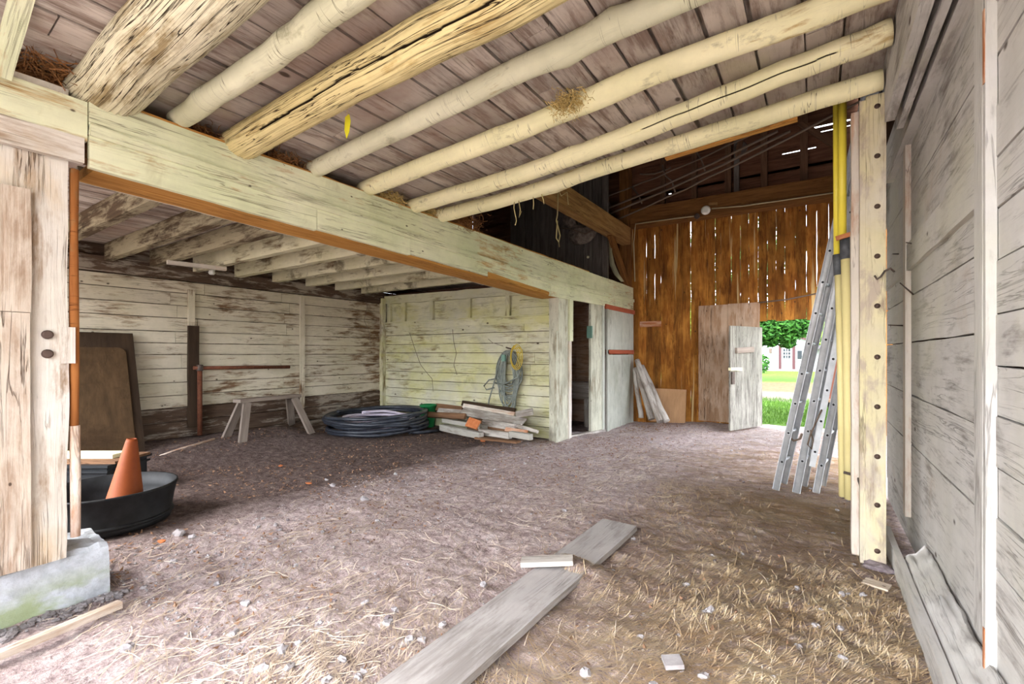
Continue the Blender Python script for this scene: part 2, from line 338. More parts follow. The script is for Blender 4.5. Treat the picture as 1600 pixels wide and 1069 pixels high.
# ------------------------------------------------------------------ mesh builder
class B:
    def __init__(s): s.v = []; s.f = []; s.g = []; s.sm = []; s.ck = {}
    def raw(s, verts, faces, gcs, smooth=False):
        b = len(s.v)
        s.v += [tuple(v) for v in verts]; s.g += [tuple(g) for g in gcs]
        s.f += [tuple(i + b for i in f) for f in faces]; s.sm += [smooth] * len(faces)
        return s
    def plank(s, a, b, w, t, wd=None, seg=1, jit=0.0, cut=0.0, bow=0.0, w2=None, seed=None):
        """board from a to b (centre line); w along wd, t across; jit = ragged edges, cut = slanted ends, bow = sag across t"""
        a = V(a); b = V(b); d = (b - a); L = d.length; d.normalize()
        wd = V(wd) if wd is not None else (V((0, 0, 1)) if abs(d.z) < .9 else V((1, 0, 0)))
        wd = (wd - d * wd.dot(d)).normalized(); td = d.cross(wd).normalized()
        w2 = w if w2 is None else w2
        o = V((R.uniform(0, 60), R.uniform(0, 60), R.uniform(0, 60)))
        sd = R.uniform(0, 99) if seed is None else seed
        vs, gs = [], []
        for i in range(seg + 1):
            k = i / seg; c = a + d * (L * k)
            c = c + td * (bow * math.sin(math.pi * k))
            ww = w + (w2 - w) * k
            for q, (sw, st) in enumerate(((-1, -1), (1, -1), (1, 1), (-1, 1))):
                e = jit * nz(k * L * 3.1 + sd, sw * 7.3 + sd) if jit else 0
                sl = cut * sw * (1 if i == 0 else -1) if (cut and i in (0, seg)) else 0
                vs.append(c + wd * (sw * ww / 2 + e) + td * (st * t / 2) + d * sl)
                gs.append(o + V((L * k, sw * ww / 2, st * t / 2)))
        fs = [(3, 2, 1, 0), tuple(seg * 4 + q for q in (0, 1, 2, 3))]
        for i in range(seg):
            for q in range(4):
                r = (q + 1) % 4
                fs.append((i * 4 + q, i * 4 + r, i * 4 + 4 + r, i * 4 + 4 + q))
        return s.raw(vs, fs, gs)
    def box(s, lo, hi):
        lo = V(lo); hi = V(hi); e = hi - lo; c = (lo + hi) / 2
        ax = max(range(3), key=lambda i: e[i])
        a = c.copy(); b = c.copy(); a[ax] = lo[ax]; b[ax] = hi[ax]
        o = [i for i in range(3) if i != ax]
        wi = max(o, key=lambda i: e[i]); ti = [i for i in o if i != wi][0]
        wd = V((0, 0, 0)); wd[wi] = 1
        return s.plank(a, b, e[wi], e[ti], wd)
    def tube(s, pts, r, seg=12, caps=True, wob=0.0, sq=1.0, fine=None, closed=False):
        """round bar through pts; r number or list; wob = lumpy radius; sq = vertical squash"""
        pts = [V(p) for p in pts]; n = len(pts)
        rs = r if isinstance(r, (list, tuple)) else [r] * n
        o = V((R.uniform(0, 60), R.uniform(0, 60), R.uniform(0, 60))); sd = R.uniform(0, 99)
        vs, gs, fs = [], [], []; L = 0; up = None
        for i, p in enumerate(pts):
            if closed: d = pts[(i + 1) % n] - pts[i - 1]
            else: d = pts[min(i + 1, n - 1)] - pts[max(i - 1, 0)]
            d.normalize()
            if up is None: up = V((0, 0, 1)) if abs(d.z) < .9 else V((1, 0, 0))
            x = (up - d * up.dot(d))
            if x.length < 1e-4: x = d.orthogonal()
            x.normalize(); y = d.cross(x); up = x
            if i: L += (p - pts[i - 1]).length
            for j in range(seg):
                a = 2 * math.pi * j / seg; ca, sa = math.cos(a), math.sin(a)
                rr = rs[i]
                if wob: rr *= 1 + wob * nz(L * 2.2 + sd, ca * .9, sa * .9)
                if fine:
                    k = fine(L, ca, sa, sd); rr *= 1 + k
                    if k < -.2: s.ck[len(s.v) + len(vs)] = 1.0
                vs.append(p + x * (ca * rr * sq) + y * (sa * rr))
                gs.append(o + V((L, ca * rs[i], sa * rs[i])))
        m = n if closed else n - 1
        for i in range(m):
            for j in range(seg):
                k = (j + 1) % seg; i2 = (i + 1) % n
                fs.append((i * seg + j, i2 * seg + j, i2 * seg + k, i * seg + k))
        s.raw(vs, fs, gs, True)
        if caps and not closed:
            b = len(s.v) - len(vs)
            s.f.append(tuple(b + j for j in range(seg))); s.sm.append(False)
            s.f.append(tuple(b + (n - 1) * seg + j for j in reversed(range(seg)))); s.sm.append(False)
        return s
    def lathe(s, c, prof, seg=24, axis=V((0, 0, 1)), sx=1.0, closed_top=False):
        c = V(c); ax = V(axis).normalized(); x = ax.orthogonal().normalized(); y = ax.cross(x)
        vs, gs, fs = [], [], []
        for (r, h) in prof:
            for j in range(seg):
                a = 2 * math.pi * j / seg
                vs.append(c + ax * h + x * (math.cos(a) * r * sx) + y * (math.sin(a) * r)); gs.append((h, math.cos(a) * r, math.sin(a) * r))
        n = len(prof)
        for i in range(n - 1):
            for j in range(seg):
                k = (j + 1) % seg
                fs.append((i * seg + j, i * seg + k, i * seg + seg + k, i * seg + seg + j))
        s.raw(vs, fs, gs, True)
        b = len(s.v) - len(vs)
        s.f.append(tuple(b + j for j in reversed(range(seg)))); s.sm.append(False)
        s.f.append(tuple(b + (n - 1) * seg + j for j in range(seg))); s.sm.append(False)
        return s
    def prism(s, poly, off):
        """polygon (3D points) pushed by off"""
        n = len(poly); off = V(off); P = [V(p) for p in poly]
        vs = P + [p + off for p in P]
        o = V((R.uniform(0, 60), R.uniform(0, 60), R.uniform(0, 60)))
        fs = [tuple(range(n)), tuple(reversed(range(n, 2 * n)))] + [(i, i + n, (i + 1) % n + n, (i + 1) % n) for i in range(n)]
        # grain runs along the longest extent
        e = [max(p[i] for p in P) - min(p[i] for p in P) for i in range(3)]
        od = sorted(range(3), key=lambda i: -e[i])
        return s.raw(vs, [tuple(reversed(f)) for f in fs], [o + V((v[od[0]], v[od[1]], v[od[2]])) for v in vs])
    def blob(s, c, r, lump=.3, sub=2, seed=0.0, sc=(1, 1, 1)):
        me = ICO[sub]; c = V(c); vs, gs = [], []
        for p in me[0]:
            k = 1 + lump * nz(p.x * 1.7 + seed, p.y * 1.7 + seed, p.z * 1.7)
            vs.append(c + V((p.x * r * sc[0] * k, p.y * r * sc[1] * k, p.z * r * sc[2] * k))); gs.append(p + V((seed, seed, 0)))
        return s.raw(vs, me[1], gs, False)
    def build(s, name, mat, parent=None, base=None, kind=None):
        """one mesh object; base = world point used as its origin (its parent's origin for a child)"""
        pb = V(parent['_base']) if parent is not None else (V(base) if base is not None else V((0, 0, 0)))
        me = bpy.data.meshes.new(name)
        me.from_pydata([tuple(V(v) - pb) for v in s.v], [], s.f)
        at = me.attributes.new('gc', 'FLOAT_VECTOR', 'POINT')
        at.data.foreach_set('vector', [x for g in s.g for x in g])
        if s.ck:
            ca_ = me.attributes.new('split', 'FLOAT', 'POINT')
            for i, k in s.ck.items(): ca_.data[i].value = k
        me.polygons.foreach_set('use_smooth', s.sm)
        me.materials.append(M[mat] if isinstance(mat, str) else mat)
        me.validate(); me.update()
        o = bpy.data.objects.new(name, me); COL.objects.link(o)
        if parent is not None: o.parent = parent
        else: o.location = pb
        o['_base'] = tuple(pb)
        if kind: o['kind'] = kind
        return o

def ico(n):
    import bmesh
    bm = bmesh.new(); bmesh.ops.create_icosphere(bm, subdivisions=n, radius=1)
    r = ([v.co.copy() for v in bm.verts], [tuple(v.index for v in f.verts) for f in bm.faces]); bm.free(); return r
ICO = {1: ico(1), 2: ico(2), 3: ico(3)}

def thing(name, label, cat, base, group=None):
    o = bpy.data.objects.new(name, None); COL.objects.link(o)
    o.empty_display_size = .1; o.location = V(base); o['_base'] = tuple(V(base))
    o['label'] = label; o['category'] = cat
    if group: o['group'] = group
    return o
def tag(o, label, cat, group=None, kind=None):
    o['label'] = label; o['category'] = cat
    if group: o['group'] = group
    if kind: o['kind'] = kind
    return o
def struct(b, name, mat, label=None):
    o = b.build(name, mat, kind='structure')
    if label: o['label'] = label; o['category'] = name.split('_')[0]
    return o


# ================================================================== THE SETTING
XB = -3.40      # front face of the long header beam
XL = -7.65      # left wall of the stable
YR = 6.60       # rear wall of the stable
YF = 10.0       # far wall of the barn
XR = 0.56       # right wall
def deck_z(x): return 3.0 + .075 * (x + 3.4)

def floor_h(x, y):
    h = .03 * nz(x * .7, y * .7, 3) + .018 * nz(x * 2.6, y * 2.6, 8) + .012 * nz(x * 7, y * 7, 1) + .007 * nz(x * 17, y * 17, 5)
    # earth heaped over the middle of the long floor plank
    h += (.005 * nz(x * 22, y * 22, 2) + .009 * max(-.3, nz(x * 13, y * 13, 6))) * (1 if -4.3 < x and y < 5 else 0)
    # trodden litter banked up against the left stable wall
    h += .19 * max(0, min(1, (-6.1 - x) / 1.3)) * max(0, min(1, (5.2 - y) / 1.0))
    h += .085 * math.exp(-(((x + 1.33) / .26) ** 2 + ((y - 2.66) / .15) ** 2))
    # the ground sinks towards the whitewashed stable door
    h -= .10 * max(0, min(1, (y - 6.9) / 1.5)) * max(0, min(1, (-1.9 - x) / 1.2))
    return h - .012

def grid(xs, ys, name, mat, hf):
    b = B(); nx, ny = len(xs), len(ys)
    vs = [(x, y, hf(x, y)) for y in ys for x in xs]
    fs = [(j * nx + i, j * nx + i + 1, (j + 1) * nx + i + 1, (j + 1) * nx + i) for j in range(ny - 1) for i in range(nx - 1)]
    b.raw(vs, fs, vs, True)
    return struct(b, name, mat)
def frange(a, b, n): return [a + (b - a) * i / (n - 1) for i in range(n)]
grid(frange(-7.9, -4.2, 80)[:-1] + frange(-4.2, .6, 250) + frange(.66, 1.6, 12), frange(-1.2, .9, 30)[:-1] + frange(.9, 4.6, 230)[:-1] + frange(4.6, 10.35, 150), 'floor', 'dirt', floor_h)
def GF(px, py, dz=0.0):
    p = G(px, py)
    for _ in range(6): p = G(px, py, floor_h(p.x, p.y))
    return p + V((0, 0, dz))
def lawn_h(x, y): return -.06 + .03 * nz(x * .4, y * .4) - (.02 if y < 0 else 0)
xs = frange(-60, -8.2, 14) + frange(-7.5, 9, 40) + frange(9.6, 60, 14)
b = B()
for (ya, yb, n_) in ((10.25, 70, 90),):
    ys = [ya + (yb - ya) * (i / n_) ** 1.6 for i in range(n_ + 1)]
    nx = len(xs)
    vs = [(x, y, lawn_h(x, y)) for y in ys for x in xs]
    b.raw(vs, [(j * nx + i, j * nx + i + 1, (j + 1) * nx + i + 1, (j + 1) * nx + i) for j in range(len(ys) - 1) for i in range(nx - 1)], vs, True)
struct(b, 'ground', 'lawn')
b = B(); ys = frange(-45, -1.15, 30); vs = [(x, y, lawn_h(x, y)) for y in ys for x in xs]; nx = len(xs)
b.raw(vs, [(j * nx + i, j * nx + i + 1, (j + 1) * nx + i + 1, (j + 1) * nx + i) for j in range(len(ys) - 1) for i in range(nx - 1)], vs, True)
struct(b, 'ground', 'lawn')
b = B(); xs2 = frange(1.55, 40, 24); ys = frange(-1.2, 10.3, 16); nx = len(xs2); vs = [(x, y, lawn_h(x, y)) for y in ys for x in xs2]
b.raw(vs, [(j * nx + i, j * nx + i + 1, (j + 1) * nx + i + 1, (j + 1) * nx + i) for j in range(len(ys) - 1) for i in range(nx - 1)], vs, True)
struct(b, 'ground', 'lawn')

# ---- left wall of the stable: horizontal whitewashed boards, bare at the foot
def hboards(b, X0, X1, y, z0, z1, hgt, t, axis='x', face=-1, jit=.004, gap=.006, joints=(), hv=.25, seg=10):
    """stack of horizontal boards along x (at plane y) or along y (axis 'y', plane x=y)"""
    z = z0
    while z < z1 - .03:
        h = min(hgt * (1 + R.uniform(-hv, hv) * .5), z1 - z)
        cuts = [X0] + sorted(j + R.uniform(-.25, .25) for j in joints) + [X1]
        for p, q in zip(cuts[:-1], cuts[1:]):
            dt = R.uniform(-.004, .004)
            if axis == 'x': a_, c_ = (p + .002, y + dt, z + h / 2), (q - .002, y + dt, z + h / 2)
            else: a_, c_ = (y + dt, p + .002, z + h / 2), (y + dt, q - .002, z + h / 2)
            b.plank(a_, c_, h - gap, t, (0, 0, 1), seg, jit)
        z += h
    return b
b = B(); hboards(b, .0, YR + .05, XL - .015, .62, 2.45, .178, .03, 'y', joints=(2.9, 4.55), gap=.011)
o = struct(b, 'wall_left', 'wallstable')
b = B(); hboards(b, .0, YR + .05, XL - .01, -.03, .62, .21, .04, 'y', jit=.012, gap=.012)
b.plank((XL, 0, 2.55), (XL, YR, 2.55), .2, .07, (0, 0, 1), 20, .012)
b.plank((XL - .06, -.2, 1.5), (XL - .06, YR, 1.5), 3.2, .03, (0, 0, 1))
struct(b, 'wall_left', 'wallbase')
n_ = 1
for (px, z0, z1, w) in ((298, .6, 2.33, .085), (471, .42, 2.42, .085)):
    p = PX(px, 560, XL); b = B(); b.plank((XL + .02, p.y, z0), (XL + .02, p.y, z1), w, .035, (0, 1, 0), 14, .004)
    struct(b, 'trim_%d' % n_, 'wallstable'); n_ += 1
b = B(); b.plank((XL + .04, YR - .1, 0), (XL + .04, YR - .1, 2.55), .09, .09, (0, 1, 0), 12, .003)
struct(b, 'trim_%d' % n_, 'wallrear'); n_ += 1

# ---- rear wall of the stable
b = B(); hboards(b, XL, -3.62, YR - .03, .0, 1.94, .172, .05, 'x', joints=(-4.15,), jit=.004, gap=.010)
b.plank((XL, YR - .045, 1.975), (-3.62, YR - .045, 1.96), .13, .06, (0, 0, 1), 16, .006)      # ledge board
b.plank((XL, YR - .07, 2.035), (-3.62, YR - .07, 2.03), .02, .09, (0, 0, 1), 16, .004)
hboards(b, -4.25, -3.62, YR + .0, 2.05, 2.42, .12, .03, 'x')
for px in (609, 631, 675, 733, 794):
    p = PY(px, 480, YR); b.plank((p.x, YR + .0, 2.02), (p.x, YR + .0, 2.46), .12 if px in (631,) else .09, .05, (1, 0, 0), 6, .005)
b.plank((XL, YR + .05, 2.25), (-4.2, YR + .05, 2.25), .46, .03, (0, 0, 1), 8, .003)
b.plank((XL, YR - .01, 2.52), (-3.62, YR - .01, 2.47), .16, .08, (0, 0, 1), 16, .014)
struct(b, 'wall_rear', 'wallrear')
b = B(); b.plank((XL, YR + .12, 1.3), (-3.62, YR + .12, 1.3), 2.7, .03, (0, 0, 1)); struct(b, 'wall_rear', 'darkwood')

# ---- far wall: upright weathered boards with open, ragged gaps (doorway X -0.9 .. 0.62)
b = B(); x = -3.62
OPX0, OPX1, OPZ = -.90, .62, 2.03
while x < 1.4:
    w = R.uniform(.125, .19)
    z0 = -.2
    if x + w > OPX0 + .02 and x < OPX1: z0 = OPZ + R.uniform(-.025, .03)
    if x < OPX0 < x + w: w = OPX0 - x if OPX0 - x > .06 else w
    gap = R.choice((.0, .001, .003, .005, .008, .014)) if x > -3.3 else .0
    b.plank((x + w / 2, YF + .015 + R.uniform(-.006, .006), z0), (x + w / 2 + R.uniform(-.006, .006), YF + .015, 4.3), w - gap, .022, (1, 0, 0), 40, .010 if x > -3.2 else .004, w2=w - gap * .25)
    x += w
struct(b, 'wall_back', 'barnwood')
b = B()
HOLES = [PY(px, py, YF + .03) for px, py in ((1028, 304), (1047, 302), (1078, 294), (1137, 279))]
def slot(z, h, cuts):
    e = [-8.0] + [q for c in sorted(cuts) for q in (c[0], c[1])] + [1.4]
    for p, q in zip(e[0::2], e[1::2]): b.plank((p, YF + .03, z), (q, YF + .03, z), h, .022, (0, 0, 1), 4)
zz = [4.3, 4.46, 4.64]
for z0, z1 in ((4.3, 4.5), (4.5, 4.70)): b.plank((-8, YF + .03, (z0 + z1) / 2), (1.4, YF + .03, (z0 + z1) / 2), z1 - z0 - .003, .022, (0, 0, 1), 20, .002)
hz_ = sorted(set(round(p.z, 3) for p in HOLES)); z = 4.70; sl1 = PY(1285, 236, YF).z; sl2 = PY(1285, 244, YF).z
rows = [(round(p.z, 3), .05, [(p.x - .028, p.x + .028)]) for p in HOLES] + [(5.16, .022, [(-.55, -.02)]), (5.42, .02, [(.0, .5)]), (5.52, .03, [(-.05, .5)])]
rows.sort()
for (rz, rh, cuts) in rows:
    lo_ = rz - rh / 2
    if lo_ > z + .002:
        n__ = max(1, round((lo_ - z) / .2))
        for k in range(n__):
            za, zb2 = z + (lo_ - z) * k / n__, z + (lo_ - z) * (k + 1) / n__
            b.plank((-8, YF + .03, (za + zb2) / 2), (1.4, YF + .03, (za + zb2) / 2), zb2 - za - (.002 if k else 0), .022, (0, 0, 1), 6)
    slot(rz, rh, cuts); z = rz + rh / 2
hboards(b, -8.0, 1.4, YF + .03, z, 7.6, .2, .022, 'x', jit=.003, gap=.003, joints=(-5, -2))
hboards(b, -8.0, -3.6, YF + .03, -.05, 4.3, .2, .022, 'x', jit=.003, gap=.0)
struct(b, 'wall_back', 'upperwall')

# ---- right wall: grey boards, taller ones past the second batten
b = B()
zs = [.2, .75, 1.10, 1.48, 1.81, 2.18, 2.55, 2.92, 3.3]
for z0, z1 in zip(zs[:-1], zs[1:]):
    b.plank((XR + .015, 2.46, (z0 + z1) / 2), (XR + .015, 5.7, (z0 + z1) / 2), z1 - z0 - .009, .03, (0, 0, 1), 16, .006)
hboards(b, -1.1, 2.45, XR + .012, .02, 3.3, .193, .03, 'y', jit=.005, gap=.008, hv=.1, seg=14)
b.plank((XR + .02, 2.4, .11), (XR + .02, 5.7, .11), .2, .03, (0, 0, 1), 12, .006)
struct(b, 'wall_right', 'wallgrey')
b = B(); hboards(b, -1.1, 9.95, XR + .05, 3.3, 7.2, .24, .03, 'y', joints=(4,))
hboards(b, 9.75, 10.0, XR + .05, -.05, 3.3, .24, .03, 'y'); hboards(b, 5.7, 10.0, XR + .05, 2.75, 3.3, .24, .03, 'y')  # unseen opening left below this header to light the rear of the barn
b.plank((XR + .06, -1.1, 1.65), (XR + .06, 5.7, 1.65), 3.3, .03, (0, 0, 1))
struct(b, 'wall_right', 'darkwood')
b = B(); b.plank((XR - .015, 4.37, .22), (XR - .015, 4.37, 2.92), .1, .035, (0, 1, 0), 20, .004); struct(b, 'trim_%d' % n_, 'trimpink'); n_ += 1
b = B(); b.plank((XR - .015, 2.51, .3), (XR - .015, 2.51, 3.2), .11, .04, (0, 1, 0), 24, .006); struct(b, 'trim_%d' % n_, 'wallgrey'); n_ += 1
b = B(); b.plank((XR - .018, 2.436, .02), (XR - .018, 2.436, 3.0), .03, .032, (0, 1, 0), 24, .004); struct(b, 'trim_%d' % n_, 'wallgrey'); n_ += 1
b = B(); b.plank((XR - .022, 2.432, 2.42), (XR - .022, 2.432, 2.70), .018, .03, (0, 1, 0), 8, .006); b.plank((XR - .022, 2.432, .05), (XR - .022, 2.432, .36), .016, .03, (0, 1, 0), 8, .006); struct(b, 'trim_%d' % n_, 'rustwood'); n_ += 1
b = B(); b.plank((.455, -1.1, 3.0), (.455, 3.95, 3.0), .23, .035, (0, 0, 1), 20, .006); struct(b, 'trim_%d' % n_, 'wallgrey'); n_ += 1
b = B(); b.plank((XR - .012, 2.575, 2.085), (XR - .012, 4.31, 2.085), .19, .03, (0, 0, 1), 18, .008)
b.plank((XR - .012, 4.43, 2.085), (XR - .012, 5.6, 2.085), .19, .03, (0, 0, 1), 10, .006)
struct(b, 'trim_%d' % n_, 'wallgrey'); n_ += 1
b = B(); b.plank((XR - .03, -1.1, 3.05), (XR - .03, 5.2, 3.05), .3, .06, (0, 0, 1), 20, .008); struct(b, 'trim_%d' % n_, 'wallgrey'); n_ += 1
b = B(); b.plank((XR - .1, -1.1, 3.24), (XR - .1, 3.9, 3.24), .09, .05, (1, 0, 0), 12, .003); struct(b, 'trim_%d' % n_, 'wallgrey'); n_ += 1

# ---- loft deck over the bay, boards along the barn
b = B(); x = -3.7
while x < .55:
    w = R.uniform(.17, .30); y = -1.2
    while y < 4.05:
        L = R.uniform(1.4, 3.4); y2 = min(y + L, 4.08 + R.uniform(-.05, .05))
        zc = deck_z(x + w / 2) + .018 + R.uniform(0, .012)
        b.plank((x + w / 2, y + .004, zc), (x + w / 2, y2 - .004, zc), w - R.choice((.010, .016, .026)), .03, (1, 0, .075), 8, .004)
        y = y2
    x += w
b.plank((-1.6, -1.2, deck_z(-1.6) + .09), (-1.6, 4.05, deck_z(-1.6) + .09), 4.4, .03, (1, 0, .075))
struct(b, 'ceiling', 'deck')
# ---- stable ceiling
b = B(); x = -7.7
while x < -3.85:
    w = R.uniform(.14, .22)
    b.plank((x + w / 2, -.1, 2.83), (x + w / 2, 6.75, 2.83), w - R.choice((.006, .012, .02)), .03, (1, 0, 0), 14, .006)
    x += w
b.plank((-5.72, -.1, 2.88), (-5.72, 10, 2.88), 4.1, .03, (1, 0, 0))
struct(b, 'ceiling', 'deck')
# ---- wall across the front of the stable and above the bay opening, outer walls and roof
b = B(); hboards(b, -8.0, -3.75, -.15, 2.45, 7.6, .25, .03, 'x'); hboards(b, -8.0, -3.75, -.15, -.05, .75, .2, .03, 'x')
hboards(b, -8.0, -7.4, -.15, .75, 2.45, .2, .03, 'x'); hboards(b, -4.3, -3.75, -.15, .75, 2.45, .2, .03, 'x')      # unseen window band, left open to light the stable
hboards(b, -3.75, 1.0, -1.25, 3.0, 7.6, .25, .03, 'x'); hboards(b, -3.75, -2.4, -1.25, -.05, 3.0, .25, .03, 'x')  # unseen; header lowered and left side closed to dim the near floor
struct(b, 'wall_front', 'darkwood')
b = B(); hboards(b, -.2, 10, -8.0, -.05, 7.2, .25, .03, 'y'); struct(b, 'wall_left', 'darkwood')
b = B()
for (xa, za, xb, zb) in ((-8.5, 6.6, -3.7, 9.4), (-3.7, 9.4, 1.1, 6.6)):
    b.plank(((xa + xb) / 2, -1.5, (za + zb) / 2), ((xa + xb) / 2, 10.4, (za + zb) / 2), math.hypot(xb - xa, zb - za) + .2, .05, (xb - xa, 0, zb - za))
struct(b, 'roof', 'darkwood')
b = B(); hboards(b, -8.0, 1.2, YF + .03, 7.6, 9.6, .25, .03, 'x'); hboards(b, -8.0, 1.2, -1.25, 7.6, 9.6, .25, .03, 'x'); struct(b, 'wall_upper', 'darkwood')
# ---- little room behind the stable door
b = B(); hboards(b, -6.2, -3.6, 9.2, -.1, 2.6, .24, .03, 'x'); hboards(b, 6.75, 9.2, -6.2, -.1, 2.6, .24, .03, 'y')
hboards(b, 6.9, 7.0, -3.62, -.1, 2.3, .5, .03, 'y')
struct(b, 'wall_stall', 'panelbrown')

# ================================================================== TIMBERS
# ---- long header beam
def hb(y): return 2.445 - .030 * max(0, y - .8) + (.0 if y < 6.3 else (y - 6.3) * .045)   # sagging lower edge
hd = thing('header_beam', 'long whitewashed header beam along the stable front', 'beam', (XB - .1, .7, 2.3))
def strip(b, y0, y1, zt, zb, x, t, n, jit=.004):
    """board in the plane x with its own top and bottom edge functions"""
    vs, gs, fs = [], [], []
    o = V((R.uniform(0, 60), R.uniform(0, 60), 0))
    for i in range(n + 1):
        y = y0 + (y1 - y0) * i / n
        a, c = zb(y) + jit * nz(y * 4, x), zt(y) + jit * nz(y * 4, x + 5)
        for X, Z in ((x, a), (x, c), (x - t, c), (x - t, a)):
            vs.append((X, y, Z)); gs.append(o + V((y, Z, X)))
    for i in range(n):
        for q in range(4):
            r = (q + 1) % 4; fs.append((i * 4 + q, i * 4 + 4 + q, i * 4 + 4 + r, i * 4 + r))
    fs += [(0, 1, 2, 3), (n * 4 + 3, n * 4 + 2, n * 4 + 1, n * 4)]
    b.raw(vs, fs, gs)
mid = lambda y: hb(y) + .21 if y < 6.3 else hb(6.3) + .21 + (y - 6.3) * .02
b = B(); strip(b, .82, 9.95, lambda y: 2.855 + .004 * math.sin(y * 3), mid, XB, .07, 60, .003); b.build('upper_board', 'beam', hd)
b = B(); strip(b, .82, 9.95, lambda y: mid(y) + .03, lambda y: mid(y) - .035, XB + .026, .04, 60, .003); b.build('ledge_strip', 'beam', hd)
for (ya, yb, dz) in ((.82, 2.22, 0), (2.225, 3.25, .012), (3.255, 6.15, .026), (6.16, 9.95, .0)):
    b = B(); strip(b, ya, yb, lambda y: mid(y) - .03, lambda y: hb(y) + dz, XB + .004, .04, 24, .004); b.build('lower_board', 'beam', hd)
b = B(); strip(b, .85, 6.5, lambda y: hb(y) + .06, lambda y: hb(y) + .004, XB - .042, .30, 40, .006); b.build('underside', 'orange', hd)['label'] = 'bare orange underside'
b = B(); strip(b, .85, 6.5, lambda y: hb(y) + .10, lambda y: hb(y) + .012, XB - .346, .04, 30, .006); b.build('back_board', 'wallstable', hd)
b = B(); strip(b, .82, 9.9, lambda y: 2.85, lambda y: hb(y) + .07, XB - .075, .13, 30, .0); b.build('core', 'browntimber', hd)
b = B(); strip(b, 4.55, 6.1, lambda y: hb(y) + .075 - .02 * (y - 4.5), lambda y: hb(y) + .004, XB + .012, .012, 14, .008); b.build('bare_patch', 'orange', hd)['label'] = 'bare orange patch on the lower edge'
b = B(); strip(b, .82, 7.6, lambda y: 2.868 + .006 * nz(y * 5), lambda y: 2.85, XB - .002, .09, 50, .004); b.build('top_edge', 'orange', hd)['label'] = 'bare orange top edge'

# ---- left rough post on its footing
p0, p1 = PX(0, 500, -3.45).y - .12, PX(106, 500, -3.45).y
lp = thing('timber_post', 'rough whitewashed post on the concrete footing, under the near end of the header beam', 'post', (-3.6, .65, .27))
def rough_box(b, x0, x1, y0, y1, z0, z1, nz_=40, amp=.012, n=5):
    """squared timber, upright, hewn faces"""
    sec = []
    for i in range(n): sec.append((x1, y0 + (y1 - y0) * i / (n - 1)))
    for i in range(1, n): sec.append((x1 + (x0 - x1) * i / (n - 1), y1))
    for i in range(1, n): sec.append((x0, y1 + (y0 - y1) * i / (n - 1)))
    for i in range(1, n - 1): sec.append((x0 + (x1 - x0) * i / (n - 1), y0))
    m = len(sec); cx, cy = (x0 + x1) / 2, (y0 + y1) / 2; vs, gs, fs = [], [], []; L = 0
    for k in range(nz_ + 1):
        z = z0 + (z1 - z0) * k / nz_
        for i, (x, y) in enumerate(sec):
            d = V((x - cx, y - cy, 0)).normalized(); e = amp * nz(x * 6, y * 14, z * 2.2) + amp * .5 * nz(x * 20, y * 50, z * 3)
            vs.append((x + d.x * e, y + d.y * e, z)); gs.append((z, y * 1.0, x))
    for k in range(nz_):
        for i in range(m):
            j = (i + 1) % m; fs.append((k * m + i, k * m + j, k * m + m + j, k * m + m + i))
    fs += [tuple(reversed(range(m))), tuple(nz_ * m + i for i in range(m))]
    b.raw(vs, fs, gs); return b
b = B(); rough_box(b, -3.78, -3.45, p0, p1, .27, 2.86); b.build('post_body', 'whitepost', lp)
q1 = PX(49, 500, -3.41).y
b = B(); rough_box(b, -3.46, -3.415, p0, q1, PX(25, 487, -3.41).z, PX(25, 291, -3.41).z, 14, .006, 4); b.build('cover_board', 'pinkboard', lp)
b = B(); rough_box(b, -3.46, -3.412, p0, q1 - .004, .28, PX(25, 488, -3.41).z, 24, .007, 4); b.build('cover_board', 'pinkboard', lp)
for py in (523, 553):
    p = PX(74, py, -3.44); b = B(); b.lathe((p.x - .005, p.y, p.z), [(.024, 0), (.024, .014), (.016, .022)], 14, (1, 0, 0)); b.build('bolt_head', 'boltiron', lp)
a_, c_ = PX(96, 511, -3.43), PX(113, 568, -3.43)
b = B(); b.box((-3.46, a_.y, c_.z), (-3.425, c_.y + .012, a_.z)); b.build('patch_block', 'whitepost', lp)
# capital pieces left of the header, above the post
b = B(); b.plank((-3.43, p0, 2.70), (-3.43, .815, 2.70), .22, .04, (0, 0, 1), 8, .004); b.build('side_board', 'beam', lp)
b = B(); b.plank((-3.42, p0, 2.53), (-3.42, .80, 2.53), .14, .04, (0, 0, 1), 8, .006); b.build('side_board', 'whitepost', lp)

sp = thing('peeled_sapling', 'thin orange peeled sapling standing against the inner edge of the left post', 'pole', G(117, 845, .29))
ys = [(.29, .0), (.8, .004), (1.02, .0)]
def sapx(py, px=117): return PX(px, py, -3.47)
b = B(); b.tube([sapx(838, 118), sapx(760, 118), sapx(665, 117)], [.022, .024, .023], 12, wob=.1); b.build('lower_length', 'saplingpale', sp)['label'] = 'pale peeled lower length'
b = B(); b.tube([sapx(668, 116), sapx(560, 116.5), sapx(450, 115.5), sapx(372, 115), sapx(265, 116)], [.02, .022, .021, .019, .021], 12, wob=.12); b.build('upper_length', 'saplingorange', sp)

